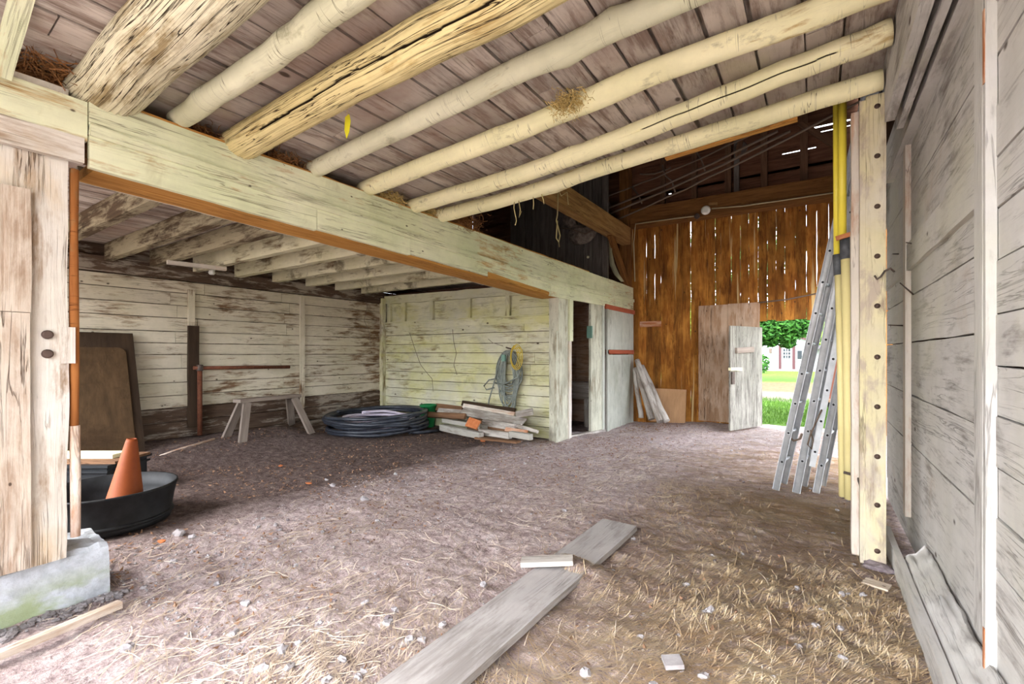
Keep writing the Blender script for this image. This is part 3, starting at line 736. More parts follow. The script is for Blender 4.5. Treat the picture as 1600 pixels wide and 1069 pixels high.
# ---- concrete footing
def hewn_block(b, x0, x1, y0, y1, z0, z1, amp=.012, n=14, sc=6):
    vs, fs, gs = [], [], []
    idx = {}
    def vert(i, j, k):
        if (i, j, k) in idx: return idx[(i, j, k)]
        x = x0 + (x1 - x0) * i / n; y = y0 + (y1 - y0) * j / (3 * n); z = z0 + (z1 - z0) * k / n
        e = V((nz(x * sc, y * sc, z * sc), nz(x * sc + 9, y * sc, z * sc), nz(x * sc, y * sc + 7, z * sc))) * amp
        if k == n: e.z += amp * 2.2 * nz(x * 14, y * 14, 4) + (-.03 if i == n else 0)
        idx[(i, j, k)] = len(vs); p = V((x, y, z)) + e; vs.append(p); gs.append(p); return idx[(i, j, k)]
    m = 3 * n
    for j in range(m):
        for k in range(n):
            fs.append((vert(n, j, k), vert(n, j + 1, k), vert(n, j + 1, k + 1), vert(n, j, k + 1)))
            fs.append((vert(0, j, k), vert(0, j, k + 1), vert(0, j + 1, k + 1), vert(0, j + 1, k)))
    for i in range(n):
        for k in range(n):
            fs.append((vert(i, 0, k), vert(i + 1, 0, k), vert(i + 1, 0, k + 1), vert(i, 0, k + 1)))
            fs.append((vert(i, m, k), vert(i, m, k + 1), vert(i + 1, m, k + 1), vert(i + 1, m, k)))
        for j in range(m):
            fs.append((vert(i, j, n), vert(i + 1, j, n), vert(i + 1, j + 1, n), vert(i, j + 1, n)))
            fs.append((vert(i, j, 0), vert(i, j + 1, 0), vert(i + 1, j + 1, 0), vert(i + 1, j, 0)))
    b.raw(vs, fs, gs); return b
b = B(); hewn_block(b, -3.86, -3.49, -.75, .93, -.06, .285)
tag(b.build('concrete_footing', 'concrete', base=(-3.67, .1, 0)), 'grey concrete footing block with mossy face under the left post', 'footing')
b = B()
for i in range(260):
    y = R.uniform(-.2, 1.0); r = R.uniform(.006, .022); b.blob((-3.47 + abs(R.gauss(0, .045)), y, floor_h(-3.44, y) + .006), r, .9, 2, i, (1.2, 1, .55))
tag(b.build('crumbled_mortar', 'rubble', base=(-3.45, .4, 0)), 'crumbled pale mortar along the foot of the concrete footing', 'rubble', kind='stuff')
a_, c_ = G(2, 1022, .02), G(188, 944, .02)
b = B(); b.plank(a_ + (a_ - c_) * .6, c_, .045, .035, (1, .2, 0), 14, .004)
tag(b.build('edge_batten', 'pinkboard', base=c_), 'thin weathered batten lying beside the concrete footing', 'board')

# ---- poles and logs carrying the loft deck
def groove(a0, w, depth, La, Lb, wander=.3):
    def f(L, ca, sa, sd):
        if not La < L < Lb: return 0
        k = abs(math.atan2(sa, ca) - a0 - wander * nz(L * 1.1, 3) - .04 * nz(L * 9, 7))
        return -depth * min(1, (L - La) * 4, (Lb - L) * 4) if k < w else 0
    return f
def pole(name, label, mat, pts, r0, r1, wob=.10, seg=20, n=44, fine=None, group='round poles under the loft deck', endcut=True, knots=3, sq=.97):
    c = [V(p) for p in pts]
    P = []
    for i in range(n + 1):
        t = i / n * (len(c) - 1); k = min(int(t), len(c) - 2); f = t - k
        a, b_ = c[k], c[k + 1]
        m0 = (c[k + 1] - c[k - 1]) / 2 if k else b_ - a
        m1 = (c[k + 2] - a) / 2 if k + 2 < len(c) else b_ - a
        P.append(a * (2 * f ** 3 - 3 * f * f + 1) + m0 * (f ** 3 - 2 * f * f + f) + b_ * (-2 * f ** 3 + 3 * f * f) + m1 * (f ** 3 - f * f)
                 + V((0, .010 * nz(i * .23, c[0].y * 3), .008 * nz(i * .23, c[0].y * 5, 4))))
    rs = [r0 + (r1 - r0) * i / n for i in range(n + 1)]
    kn = [(R.randrange(4, n - 3), R.uniform(0, 6.28)) for _ in range(knots)]
    b = B(); b.tube(P, rs, seg, True, wob, sq, fine)
    base = len(b.v) - (n + 1) * seg
    for (ki, ka) in kn:           # swollen knots
        for i in range(ki - 2, ki + 3):
            for j in range(seg):
                d = math.exp(-((i - ki) / 1.1) ** 2 - (((2 * math.pi * j / seg - ka + math.pi) % (2 * math.pi) - math.pi) / .6) ** 2)
                v = V(b.v[base + i * seg + j]); b.v[base + i * seg + j] = tuple(v + (v - P[i]).normalized() * (.016 * d))
    return tag(b.build(name, mat, base=P[0]), label, 'pole', group)
XE = .345
pole('joist_pole', 'whitewashed round pole edging the loft deck, farthest from the camera', 'pole', [(-3.47, 3.72, 2.90), (-2.48, 3.72, 2.925), (-1.21, 3.73, 3.03), (-.29, 3.735, 3.10), (XE, 3.74, 3.15)], .072, .066, .08)
pole('joist_pole', 'whitewashed round pole with a long dark split at its right end', 'pole', [(-3.47, 3.32, 2.90), (-2.22, 3.33, 2.94), (-1.09, 3.33, 3.04), (-.26, 3.33, 3.145), (XE, 3.32, 3.205)], .072, .074, .08, seg=110, n=70, fine=groove(2.0, .055, .34, 2.25, 3.72, .16))
pole('joist_pole', 'knobbly whitewashed round pole with a straw nest on it', 'pole', [(-3.47, 2.74, 2.91), (-1.84, 2.77, 3.0), (-.9, 2.81, 3.115), (-.22, 2.84, 3.15), (XE, 2.87, 3.2)], .072, .074, .16, knots=6)
pole('joist_pole', 'greyish whitewashed round pole behind the yellowish hewn log', 'polegrey', [(-3.47, 2.22, 2.90), (-1.52, 2.27, 3.06), (-.59, 2.30, 3.13), (XE, 2.36, 3.21)], .068, .076, .06)
pole('joist_pole', 'whitewashed round pole between the two thick hewn logs', 'polegrey', [(-3.47, 1.27, 2.92), (-2.39, 1.29, 2.95), (-1.8, 1.31, 3.01), (XE, 1.38, 3.2)], .062, .07, .06)
def hewn(L, ca, sa, sd):
    e = .05 * nz(L * .9 + sd, ca * 1.2, sa * 1.2)
    g = nz(L * .8 + sd, ca * 5.5 + 30, sa * 5.5); e -= .09 * max(0, .10 - abs(g)) / .10 * (nz(L * 1.3, ca * 2, sa * 2 + 7) > -.15)
    e -= .035 * max(0, .12 - abs(nz(L * 1.5 + sd, ca * 14, sa * 14))) / .12
    return e
def biglog(label, mat, pts, r0, r1, sq, gv=None):
    c = [V(p) for p in pts]; n = 110; P = []
    for i in range(n + 1):
        t = i / n * (len(c) - 1); k = min(int(t), len(c) - 2); P.append(c[k].lerp(c[k + 1], t - k) + V((0, .012 * nz(i * .06, r0 * 70), .01 * nz(i * .06, 9, r0 * 50))))
    b = B(); b.tube(P, [r0 + (r1 - r0) * i / n for i in range(n + 1)], 110, True, 0, sq, (lambda L, ca, sa, sd: hewn(L, ca, sa, sd) + (gv(L, ca, sa, sd) if gv else 0)))
    return tag(b.build('hewn_log', mat, base=P[0]), label, 'log', 'hewn logs under the loft deck')
biglog('thick hewn whitewashed log with deep cracks, nearest the left post', 'log', [(-3.56, .90, 2.905), (-2.45, .935, 3.0), (XE, 1.0, 3.17)], .165, .165, .80)
biglog('yellowish hewn log with one long dark crack', 'logyellow', [(-3.48, 1.64, 2.885), (-2.2, 1.68, 2.975), (-1.18, 1.70, 2.99), (XE, 1.74, 3.12)], .118, .125, .88, groove(2.2, .058, .30, .25, 3.7, .35))

# ---- board at the right end of the poles
b = B(); b.plank((.385, -1.15, 3.08), (.385, 3.79, 3.08), .40, .05, (0, 0, 1), 24, .004, cut=-.03)
tag(b.build('plate_board', 'wallgrey', base=(.385, -1.1, 2.9)), 'wide grey plate board closing the right ends of the round poles', 'board')

# ---- right post: yellow-painted upright with bolts, and the board behind it
rp = thing('timber_post', 'square upright post with flaking yellow paint and dark bolt heads', 'post', (.31, 3.9, 0))
b = B(); b.plank((.32, 3.86, -.01), (.32, 3.86, 3.1), .105, .075, (1, 0, 0), 40, .003); b.build('main_board', 'yellowpost', rp)
b = B(); b.plank((.252, 3.865, .0), (.252, 3.865, 3.08), .032, .07, (1, 0, 0), 30, .003); b.build('side_board', 'yellowpost', rp)
for py in (165, 243, 322, 400, 478, 558, 636, 714, 790, 862):
    p = PY(1371, py, 3.815); b = B(); b.lathe((p.x, 3.8245, p.z), [(.017, 0), (.017, .003), (.008, .005), (.008, .010), (.004, .012)], 14, (0, -1, 0)); b.build('bolt_head', 'boltiron', rp)
b = B(); b.plank((.223, 4.02, 0), (.223, 4.02, 3.07), .05, .12, (1, 0, 0), 24, .006)
tag(b.build('backing_board', 'trimpink', base=(.2, 4.0, 0)), 'narrow upright weathered board just behind the yellow flaking post', 'board')
b = B(); b.blob((.33, 3.80, .0), .075, .5, 2, 3, (1.2, .8, .55))
tag(b.build('field_stone', 'stonedark', base=(.33, 3.8, 0)), 'dark purple stone at the foot of the yellow flaking post', 'stone')

# ---- rotted sill along the right wall
sl = thing('sill_beam', 'rotted grey sill beam along the foot of the right wall', 'sill', (.47, 1.5, 0))
b = B(); b.plank((.425, -1.1, .05), (.425, 4.3, .06), .16, .035, (0, 0, 1), 40, .014); b.build('front_board', 'wallgrey', sl)
prof = [(.446, -.02), (.448, .115), (.452, .135), (.47, .155), (.487, .172), (.505, .19), (.522, .208), (.538, .225), (.548, .23), (.549, -.02)]
b = B(); vs, fs, gs = [], [], []; n_p = len(prof); N_ = 150
for i in range(N_ + 1):
    y = -1.1 + 4.82 * i / N_
    for j, (x, z) in enumerate(prof):
        rot_ = .030 * nz(y * 5, j * .9, 4) + .010 * nz(y * 17, j * 1.7, 9) if 2 < j < 9 else .006 * nz(y * 4, j)
        rot_ -= .03 * max(0, nz(y * 1.3, 5)) if 3 < j < 8 else 0
        vs.append((x + (.004 * nz(y * 9, j, 2) if j < 9 else 0), y, z + (rot_ if z > 0 else 0))); gs.append((y, z * 1.5, x))
for i in range(N_):
    for j in range(n_p - 1): fs.append((i * n_p + j, i * n_p + j + 1, (i + 1) * n_p + j + 1, (i + 1) * n_p + j))
fs += [tuple(range(n_p)), tuple(reversed(range(N_ * n_p, N_ * n_p + n_p)))]
b.raw(vs, [tuple(reversed(f)) for f in fs], gs, True); b.build('rotted_log', 'wallgrey', sl)

# ---- iron spikes and a bent hook on the right wall
def spike(a, c, r, label):
    b = B(); b.tube([a, c], [r, r * .6], 8)
    tag(b.build('iron_spike', 'iron', base=a), label, 'spike', 'iron spikes by the right wall')
for (pa, pc, X, X2, lab) in (((1431, 382), (1416, 379), XR, .50, 'upper rusty spike sticking out of the pink batten on the right wall'),
                        ((1410, 397), (1395, 397), XR, .49, 'rusty spike sticking out level between the yellow post and the pink batten'),
                        ((1427, 460), (1406, 442), XR, .48, 'long rusty spike slanting below the rail board on the right wall'),
                        ((1412, 509), (1388, 508), XR, .46, 'lowest rusty spike beside the yellow post')):
    spike(PX(*pa, X), PX(*pc, X2), .006, lab)
hk = PY(1376, 428, 3.80)
b = B(); b.tube([hk + V((-.03, .0, -.01)), hk + V((-.02, -.02, -.035)), hk + V((.0, -.02, -.02)), hk + V((.02, -.01, .015)), hk + V((.05, 0, .03)), hk + V((.07, .02, .01))], .006, 8)
tag(b.build('bent_hook', 'iron', base=hk), 'bent iron hook on the right edge of the yellow flaking post', 'hook')

# ================================================================== STABLE
ordn = ['first', 'second', 'third', 'fourth', 'fifth', 'sixth', 'seventh', 'eighth', 'ninth']
JY = [1.45, 2.02, 2.50, 3.02, 3.6, 4.2, 4.8, 5.4, 6.0]
for i, y in enumerate(JY):
    b = B(); w = .085 if i < 4 else .10
    zb = 2.60 if i < 3 else 2.60
    b.plank((XL + .05, y, zb + .1), (XB - .39, y, zb + .1), .21, w, (0, 0, 1), 24, .006)
    tag(b.build('ceiling_joist', 'joistdark' if i < 3 else 'joist', base=(XL, y, 2.6)), 'whitewashed joist over the stable, %s one from the left post' % ordn[i], 'joist', 'joists over the stable')
# pink crossbar nailed under two joists
a_, c_ = PY(278, 397, 2.56), PY(358, 403, 3.0)
b = B(); b.plank((a_.x, 2.44, 2.575), (a_.x + .1, 3.1, 2.575), .07, .05, (1, 0, 0), 8, .004)
tag(b.build('cross_piece', 'trimpink', base=(a_.x, 2.7, 2.57)), 'short pinkish batten nailed under the stable joists', 'batten')
p = PX(331, 422, XL + .12)
b = B(); b.lathe(p + V((0, 0, -.07)), [(.03, 0), (.045, .02), (.038, .06), (.05, .08), (.075, .11), (.07, .13)], 16)
tag(b.build('porcelain_insulator', 'porcelain', base=p), 'white porcelain insulator at the top of the left stable wall', 'insulator')

# dark stanchion and rusty pipes on the left wall
ws = PX(299, 560, XL)
st = thing('pipe_stanchion', 'rusty pipe rail on a dark upright against the left stable wall', 'rail', (XL + .1, ws.y, .3))
b = B(); b.plank((XL + .06, ws.y, .32), (XL + .06, ws.y, 1.80), .13, .06, (0, 1, 0), 10, .006); b.build('upright', 'plydark', st)
b = B(); b.tube([(XL + .125, ws.y + .06, 1.2), (XL + .125, ws.y + .06, .2)], .032, 12); b.build('down_pipe', 'rust', st)
b = B(); b.tube([(XL + .125, ws.y - .02, 1.185), (XL + .125, PX(446, 574, XL).y, 1.165)], .027, 12); b.build('rail_pipe', 'rust', st)
b = B(); b.lathe((XL + .125, ws.y + .06, 1.14), [(.04, 0), (.045, .02), (.045, .07), (.04, .09)], 14); b.build('elbow_fitting', 'iron', st)

# leaning sheets
y0, y1 = 1.0, PX(213, 600, -7.45).y
b = B()
tp = V((XL + .06, 0, 1.66)); bt = V((XL + .50, 0, .12))
b.plank((bt.x, (y0 + y1) / 2, bt.z), (tp.x, (y0 + y1) / 2, tp.z), y1 - y0, .03, (0, 1, 0), 4)
tag(b.build('plywood_sheet', 'plydark', base=(bt.x, y1, 0)), 'dark brown sheet leaning on the left stable wall', 'sheet')
b = B()
ya, yb = .9, y1 - .10
def slant(z, off): k = (z - .12) / 1.54; return bt.x + (tp.x - bt.x) * k + off
prof = [(ya, .14), (yb, .14)] + [(yb - .09 + .09 * math.cos(a), 1.38 + .09 * math.sin(a)) for a in [i * math.pi / 12 for i in range(7)]] + [(ya, 1.47)]
b.prism([(slant(z, .022), y, z) for y, z in prof], (.02, 0, .005))
tag(b.build('plywood_sheet', 'ply', base=(slant(0, .05), yb, 0)), 'stained plywood sheet with a rounded corner leaning in front of a darker sheet', 'sheet')

# rubber tub, cone, bin
tc = V((ray(172, 800)[0] * 3.75, ray(172, 800)[1] * 3.75, 0))
tub = thing('rubber_tub', 'round black rubber feed tub on the floor behind the left post', 'tub', tc)
b = B(); b.lathe(tc, [(.36, .0), (.40, .015), (.41, .05), (.405, .06), (.425, .2), (.445, .29), (.452, .30), (.452, .315), (.435, .315), (.41, .2), (.385, .05), (.0, .045)], 48); b.build('tub_wall', 'rubber', tub)
b = B(); b.lathe(tc + V((0, 0, .055)), [(.412, 0), (.422, .008), (.422, .02), (.414, .03)], 48); b.build('foot_band', 'rubber', tub)
ct = V((ray(206, 690)[0] * 3.72, ray(206, 690)[1] * 3.72, .705)); cb = V((ray(192, 780)[0] * 3.70, ray(192, 780)[1] * 3.70, .075))
ax = (ct - cb); Lc = ax.length
cn = thing('traffic_cone', 'faded orange traffic cone without its base, tilted inside the black tub', 'cone', cb)
b = B(); b.lathe(cb, [(.150, 0), (.146, .004), (.04, Lc * .96), (.034, Lc), (.026, Lc), (.03, Lc * .96), (.138, .0)], 40, ax); b.build('cone_shell', 'cone', cn)
bc = V((ray(146, 750)[0] * 4.62, ray(146, 750)[1] * 4.62, 0))
bn = thing('storage_bin', 'black plastic bin with a lid behind the tub', 'bin', bc)
def rot_box(b, c, ex, ey, z0, z1, ang):
    x = V((math.cos(ang), math.sin(ang), 0)); y = V((-x.y, x.x, 0)); c = V(c)
    b.plank(c - x * ex + V((0, 0, (z0 + z1) / 2)), c + x * ex + V((0, 0, (z0 + z1) / 2)), 2 * ey, z1 - z0, y); return b
b = B(); rot_box(b, bc, .34, .25, .0, .30, .62); b.build('bin_body', 'binblack', bn)
b = B(); rot_box(b, bc, .36, .27, .255, .275, .62); b.build('bin_rim', 'binblack', bn)
b = B(); rot_box(b, bc, .37, .28, .305, .33, .62); b.build('bin_lid', 'binblack', bn)
b = B(); rot_box(b, bc + V((.02, .02, 0)), .37, .22, .331, .355, .60)
tag(b.build('flat_board', 'scrapbrown', base=bc + V((0, 0, .331))), 'brown board lying on the lid of the black bin', 'board')
b = B(); rot_box(b, bc + V((-.03, -.02, 0)), .31, .10, .357, .395, .60)
tag(b.build('white_strip', 'whitewood', base=bc + V((0, 0, .357))), 'white painted strip of wood on top of the brown board on the bin', 'board')
# slender rod along the floor at the foot of the left wall
a_, c_ = GF(218, 727, .02), GF(335, 688, .02)
b = B(); b.tube([a_, (a_ + c_) / 2 + V((0, 0, .015)), c_], .017, 8)
tag(b.build('thin_rod', 'saplingpale', base=a_), 'thin brown stick lying on the dark floor between the cone and the sawhorse', 'stick')

# sawhorse
g = [GF(352, 686), GF(378, 697), GF(456, 668), GF(487, 678)]
sh = thing('sawhorse', 'low grey wooden sawhorse by the left stable wall', 'sawhorse', (g[0] + g[3]) / 2)
top0 = (g[0] + g[1]) / 2 + V((0, 0, .60)); top1 = (g[2] + g[3]) / 2 + V((0, 0, .60))
top0, top1 = top0 + (top1 - top0) * .14, top1 + (top0 - top1) * .16
dd = (top1 - top0).normalized(); sd = V((0, 0, 1)).cross(dd)
b = B(); b.plank(top0 - dd * .12, top1 + dd * .12, .17, .05, sd, 6, .003); b.build('top_rail', 'sawwood', sh)
for gi, tp_ in ((0, top0), (1, top0), (2, top1), (3, top1)):
    side = 1 if gi in (0, 2) else -1
    t_ = tp_ + V((0, 0, -.028)) + (sd * (.06 * side) if (g[gi] - tp_).dot(sd) * side > 0 else sd * (-.06 * side))
    b = B(); b.plank(g[gi] + V((0, 0, .0)), t_, .115, .04, dd, 6, .003); b.build('leg', 'sawwood', sh)

# coil of black pipe with pale hose inside
hc = V((-6.60, 5.52, 0))
def coil(b, c, turns, r0, r, hgt, seed, ex=(1, 1), steps=46, seg=10):
    pts = []
    for i in range(int(turns * steps)):
        a = 2 * math.pi * i / steps; t = i / (turns * steps); q = int(a / (2 * math.pi))
        rr = r0 * (1 + .13 * nz(q * 3.1 + seed, 1) + .05 * nz(math.cos(a) + seed, math.sin(a), q * 1.7) + .02 * nz(a * 1.5, seed))
        ox, oy = .06 * nz(q * 2.3, seed, 5), .06 * nz(q * 2.9, seed, 9)
        z = r + hgt * t + .035 * nz(math.cos(a) * 1.2, math.sin(a) * 1.2, q * 2.3 + seed) + .03 * (1 + math.sin(a + q))
        pts.append(c + V((ox + rr * ex[0] * math.cos(a), oy + rr * ex[1] * math.sin(a), max(r, z))))
    b.tube(pts, r, seg); return pts
b = B(); pts = coil(b, hc, 8.6, .84, .029, .30, 3.3)
e0 = pts[0]; out = G(690, 672, .03)
b.tube([pts[3], pts[0], pts[0] * .6 + out * .4 + V((.05, -.06, 0)), out], .028, 10)
tag(b.build('pipe_coil', 'hoseblack', base=hc), 'large coil of black plastic pipe on the floor in the stable corner', 'pipe coil')
b = B(); coil(b, hc + V((.05, .02, .03)), 5.5, .58, .026, .16, 8.1)
tag(b.build('hose_coil', 'hoselav', base=hc), 'pale lavender hose coiled inside the black pipe coil', 'hose')
# green bucket
gb = PY(669, 652, 6.36); gb.z = 0
bk = thing('green_bucket', 'green plastic bucket standing between pipe coil and scrap boards', 'bucket', gb)
b = B(); b.lathe(gb + V((0, 0, .0)), [(.115, 0), (.12, .01), (.155, .40), (.163, .40), (.163, .425), (.150, .425), (.112, .02)], 24); b.build('bucket_shell', 'green', bk)

# heap of scrap boards in front of the rear wall: each board its own
SC = 'scrap boards heaped by the rear wall'
def scrap(pa, pb, Y, Yb, w, t, mat, label, wd=(0, 1, .25), name='scrap_board', jit=.006):
    a_, c_ = PY(*pa, Y), PY(*pb, Yb)
    a_.z = max(a_.z, .035); c_.z = max(c_.z, .035)
    b = B(); b.plank(a_, c_, w, t, wd, 8, jit)
    tag(b.build(name, mat, base=(a_ + c_) / 2), label, 'board', SC)
scrap((690, 668), (752, 681), 6.02, 5.62, .10, .09, 'scrapwhite', 'thick pale beam lying lowest at the front left of the scrap heap', (0, 0, 1))
scrap((745, 684), (810, 691), 5.62, 5.55, .12, .03, 'scrapbrown', 'thin brown board flat on the ground in front of the scrap heap', (0, 1, 0))
scrap((798, 678), (830, 683), 5.72, 5.66, .085, .08, 'scrapwhite', 'short white block at the right front of the scrap heap', (0, 0, 1))
scrap((750, 674), (797, 681), 5.85, 5.72, .09, .07, 'scrapgrey', 'grey board end in the middle of the scrap heap front', (0, 0, 1))
scrap((692, 657), (760, 668), 6.16, 5.95, .07, .05, 'scrapwhite', 'narrow whitish batten behind the thick pale beam of the scrap heap', (0, 0, 1))
scrap((668, 648), (727, 651), 6.22, 6.12, .10, .05, 'scrapbrown', 'dark rusty brown board sticking out left of the scrap heap', (0, .5, 1))
scrap((722, 642), (818, 660), 6.25, 6.12, .17, .035, 'scrapgrey', 'long wide grey board lying slantwise on top of the scrap heap', (0, .8, .5))
scrap((722, 630), (804, 643), 6.42, 6.36, .10, .03, 'plydark', 'dark edged board standing highest at the back of the scrap heap', (0, .4, 1))
scrap((724, 634), (804, 648), 6.36, 6.28, .08, .025, 'trimpink', 'pale pinkish batten just below the dark top board of the scrap heap', (0, .4, 1))
scrap((680, 636), (722, 641), 6.45, 6.4, .14, .03, 'scrapbrown', 'brown board at the back left of the scrap heap beside the bucket', (0, .6, 1))
scrap((684, 643), (724, 646), 6.36, 6.3, .12, .03, 'scrapgrey', 'grey board under the brown board beside the bucket', (0, .6, 1))
scrap((806, 648), (833, 643), 6.12, 6.25, .14, .03, 'scrapgrey', 'short grey plank on the right top of the scrap heap', (0, .8, .5))
scrap((755, 660), (806, 668), 6.05, 5.95, .10, .05, 'scrapgrey', 'grey board below the long wide board of the scrap heap', (0, 0, 1))
scrap((790, 671), (824, 676), 5.86, 5.8, .06, .03, 'rustwood', 'orange red batten near the right end of the scrap heap', (0, .6, 1))
scrap((803, 664), (840, 675), 6.0, 5.85, .05, .04, 'scrapgrey', 'narrow grey batten poking out at the right of the scrap heap', (0, .4, 1))
scrap((735, 664), (800, 672), 6.15, 6.05, .22, .16, 'scrapbrown', 'brown timber buried in the middle of the scrap heap', (0, 0, 1))
a_ = PY(740, 661, 5.72)
b = B(); b.plank(a_ + V((-.12, .0, .01)), a_ + V((.12, -.03, -.02)), .15, .03, (0, .6, .9), 4, .01)
tag(b.build('terracotta_tile', 'brick', base=a_), 'orange terracotta tile leaning on the front of the scrap heap', 'tile')
a_ = G(755, 688, .02)
b = B(); b.blob(a_, .05, .5, 2, 1, (1, .8, .6)); tag(b.build('brick_chunk', 'brick', base=a_), 'orange brick chunk on the ground below the thick pale beam', 'brick')
# little post stub with bricks by the stable post foot
a_ = PY(845, 672, 6.35)

# hose hung on the rear wall
YH = YR - .16
pg = PY(795, 545, YH)
hh = thing('hanging_hose', 'grey green garden hose hung in loops on the rear stable wall', 'hose', (pg.x, YH, .5))
b = B(); pts = []
cx_ = pg.x
for q in range(15):
    hw = .255 * (.35 + .65 * ((q * 4) % 15) / 14); hb_ = .27 + .26 * ((q * 11) % 15) / 14; ox = .16 * nz(q * 1.3, 11.5) + .01; dy = .10 * nz(q * 3.3, 2)
    for i in range(30):
        a = 2 * math.pi * i / 30
        ztop = pg.z - .02 - .10 * abs(nz(q * 1.37, 1.5)); zc = ztop - hb_
        sx = math.sin(a); cz = math.cos(a)
        pts.append(V((cx_ + ox * (1 - cz) / 2 + hw * sx * (1 - .25 * cz), YH + dy * (1 - cz) / 2 - .01 * (q % 3), zc + hb_ * cz)))
b.tube(pts, .0125, 8); b.build('hose_loops', 'hosegrey', hh)
b = B(); w0 = PY(812, 585, YH - .06)
b.tube([PY(774, 598, YH - .07), PY(783, 601, YH - .10), PY(795, 597, YH - .11), PY(809, 589, YH - .1), PY(815, 575, YH - .06)], .0125, 8); b.build('wrap_turn', 'hosegrey', hh)
b = B(); b.tube([PY(775, 592, YH - .05), PY(764, 594, YH - .05), PY(756, 603, YH - .05), PY(760, 609, YH - .05), PY(772, 606, YH - .06)], .012, 8)
b.tube([PY(777, 580, YH - .04), PY(770, 605, YH - .05), PY(764, 625, YH - .03), PY(763, 634, YH - .0)], .012, 8); b.build('loose_end', 'hosegrey', hh)
b = B(); m_ = PY(787, 560, YH - .06); b.box(m_ + V((-.035, -.02, -.05)), m_ + V((.035, .02, .06))); b.build('nozzle', 'mint', hh)
b = B(); b.tube([V((pg.x, YR - .05, pg.z - .01)), V((pg.x, YH - .08, pg.z + .02))], .012, 8); b.build('hanger_peg', 'iron', hh)
b = B(); pts = []
for q in range(4):
    for i in range(16):
        a = 2 * math.pi * i / 16
        pts.append(PY(804 + 5 * math.sin(a) * (1 + .3 * q % 2) + q, 558 + (14 + 2 * q) * -math.cos(a) + .0, YH - .10 - .01 * q))
b.tube(pts, .0065, 6)
b.tube([PY(803, 546, YH - .11), PY(811, 543, YH - .1), PY(816, 547, YH - .1), PY(813, 552, YH - .1), PY(807, 550, YH - .1)], .009, 6)
tag(b.build('yellow_rope', 'yellowrope', base=pg), 'yellow rope looped over the top of the hanging hose', 'rope')
# dry vines on the walls
VN = 'dry vines on the stable walls'
for lab, pl, fn in (('thin dead vine on the rear wall nearest the corner', [(640, 520), (648, 545), (657, 570), (668, 584), (675, 592), (677, 612)], lambda p: PY(*p, YR - .07)),
                    ('thin dead vine hanging from the ledge in the middle of the rear wall', [(707, 515), (709, 535), (713, 552), (709, 570), (714, 586)], lambda p: PY(*p, YR - .07)),
                    ('thin dead vine on the left wall beside the corner', [(570, 462), (574, 480), (569, 500), (577, 520), (580, 545)], lambda p: PX(*p, XL + .02)),
                    ('short crooked twig on the rear wall left of the hose', [(763, 530), (770, 536), (777, 538), (786, 541)], lambda p: PY(*p, YR - .075))):
    b = B(); b.tube([fn(p) for p in pl], .0038, 6); tag(b.build('dead_vine', 'sawwood', base=fn(pl[0])), lab, 'vine', VN)

# ================================================================== STABLE DOOR
y0, y1 = PX(869, 600, -3.45).y, PX(893, 600, -3.42).y
sp = thing('door_post', 'whitewashed post between the rear stable wall and the dark doorway', 'post', (-3.5, y0, 0))
b = B(); rough_box(b, -3.60, -3.425, y0 + .04, y1 - .1, -.06, 2.30, 24, .008, 4); b.build('post_body', 'doorpost', sp)
b = B(); b.plank((-3.42, y1 - .08, -.06), (-3.42, y1 - .08, 1.62), .09, .04, (0, 1, 0), 20, .01); b.build('jamb_board', 'whitepost', sp)
b = B(); b.plank((-3.415, y1 - .06, 1.6), (-3.415, y1 - .06, 2.3), .13, .05, (0, 1, 0), 8, .004); b.build('upper_jamb_board', 'beam', sp)
b = B(); b.plank((-3.41, y0 - .05, .0), (-3.41, y0 - .05, 1.75), .11, .035, (0, 1, 0), 16, .006); b.build('face_board', 'doorpost', sp)
yq0, yq1, yq2 = PX(922, 600, -3.45).y, PX(941, 600, -3.43).y, PX(944, 600, -3.42).y
y3 = PX(990.5, 600, -3.40).y
sp = thing('door_post', 'whitewashed post between the dark doorway and the stable door', 'post', (-3.5, yq0, -.1))
b = B(); rough_box(b, -3.475, -3.43, yq0, yq1, -.14, 2.32, 24, .006, 4); b.build('post_body', 'doorpost', sp)
b = B(); b.plank((-3.42, yq1 + .02, -.14), (-3.42, yq1 + .02, 2.32), .10, .03, (0, 1, 0), 20, .006); b.build('jamb_board', 'doorwhite', sp)
sd_ = thing('stable_door', 'closed whitewashed stable door with two faded red strips', 'door', (-3.42, yq2 + .1, -.12))
zt, zr = 2.30, 1.45
yd0 = yq2 + .10
def dboard(name, z0, z1, mat, x=-3.42, t=.04, ya=yd0, yb=y3 - .03, lab=None):
    b = B(); n = 4; step = (yb - ya) / n
    if mat == 'doorwhite':
        for i in range(n): b.plank((x, ya + step * (i + .5), z0), (x, ya + step * (i + .5), z1), step - .003, t, (0, 1, 0), 6, .0)
    else: b.plank((x, ya, (z0 + z1) / 2), (x, yb, (z0 + z1) / 2), z1 - z0, t, (0, 0, 1), 8, .003)
    o = b.build(name, mat, sd_)
    if lab: o['label'] = lab
dboard('lower_panel', -.13, 1.37, 'doorwhite'); dboard('upper_panel', 1.47, 2.27, 'doorwhite')
dboard('red_strip', 1.385, 1.465, 'redwood', -3.405, .04, lab='faded red strip across the middle'); dboard('red_strip', 2.26, 2.345, 'redwood', -3.395, .05, yd0 - .12, y3 - .02, lab='faded red strip along the top')
b = B(); b.plank((-3.40, yd0 + .02, -.12), (-3.40, yd0 + .02, 2.26), .06, .03, (0, 1, 0), 10, .003); b.build('stile', 'doorwhite', sd_)
b = B(); b.plank((-3.50, y1 - .1, -.02), (-3.42, yq1 + .05, -.1), .08, .08, (1, 0, 0), 8, .01)
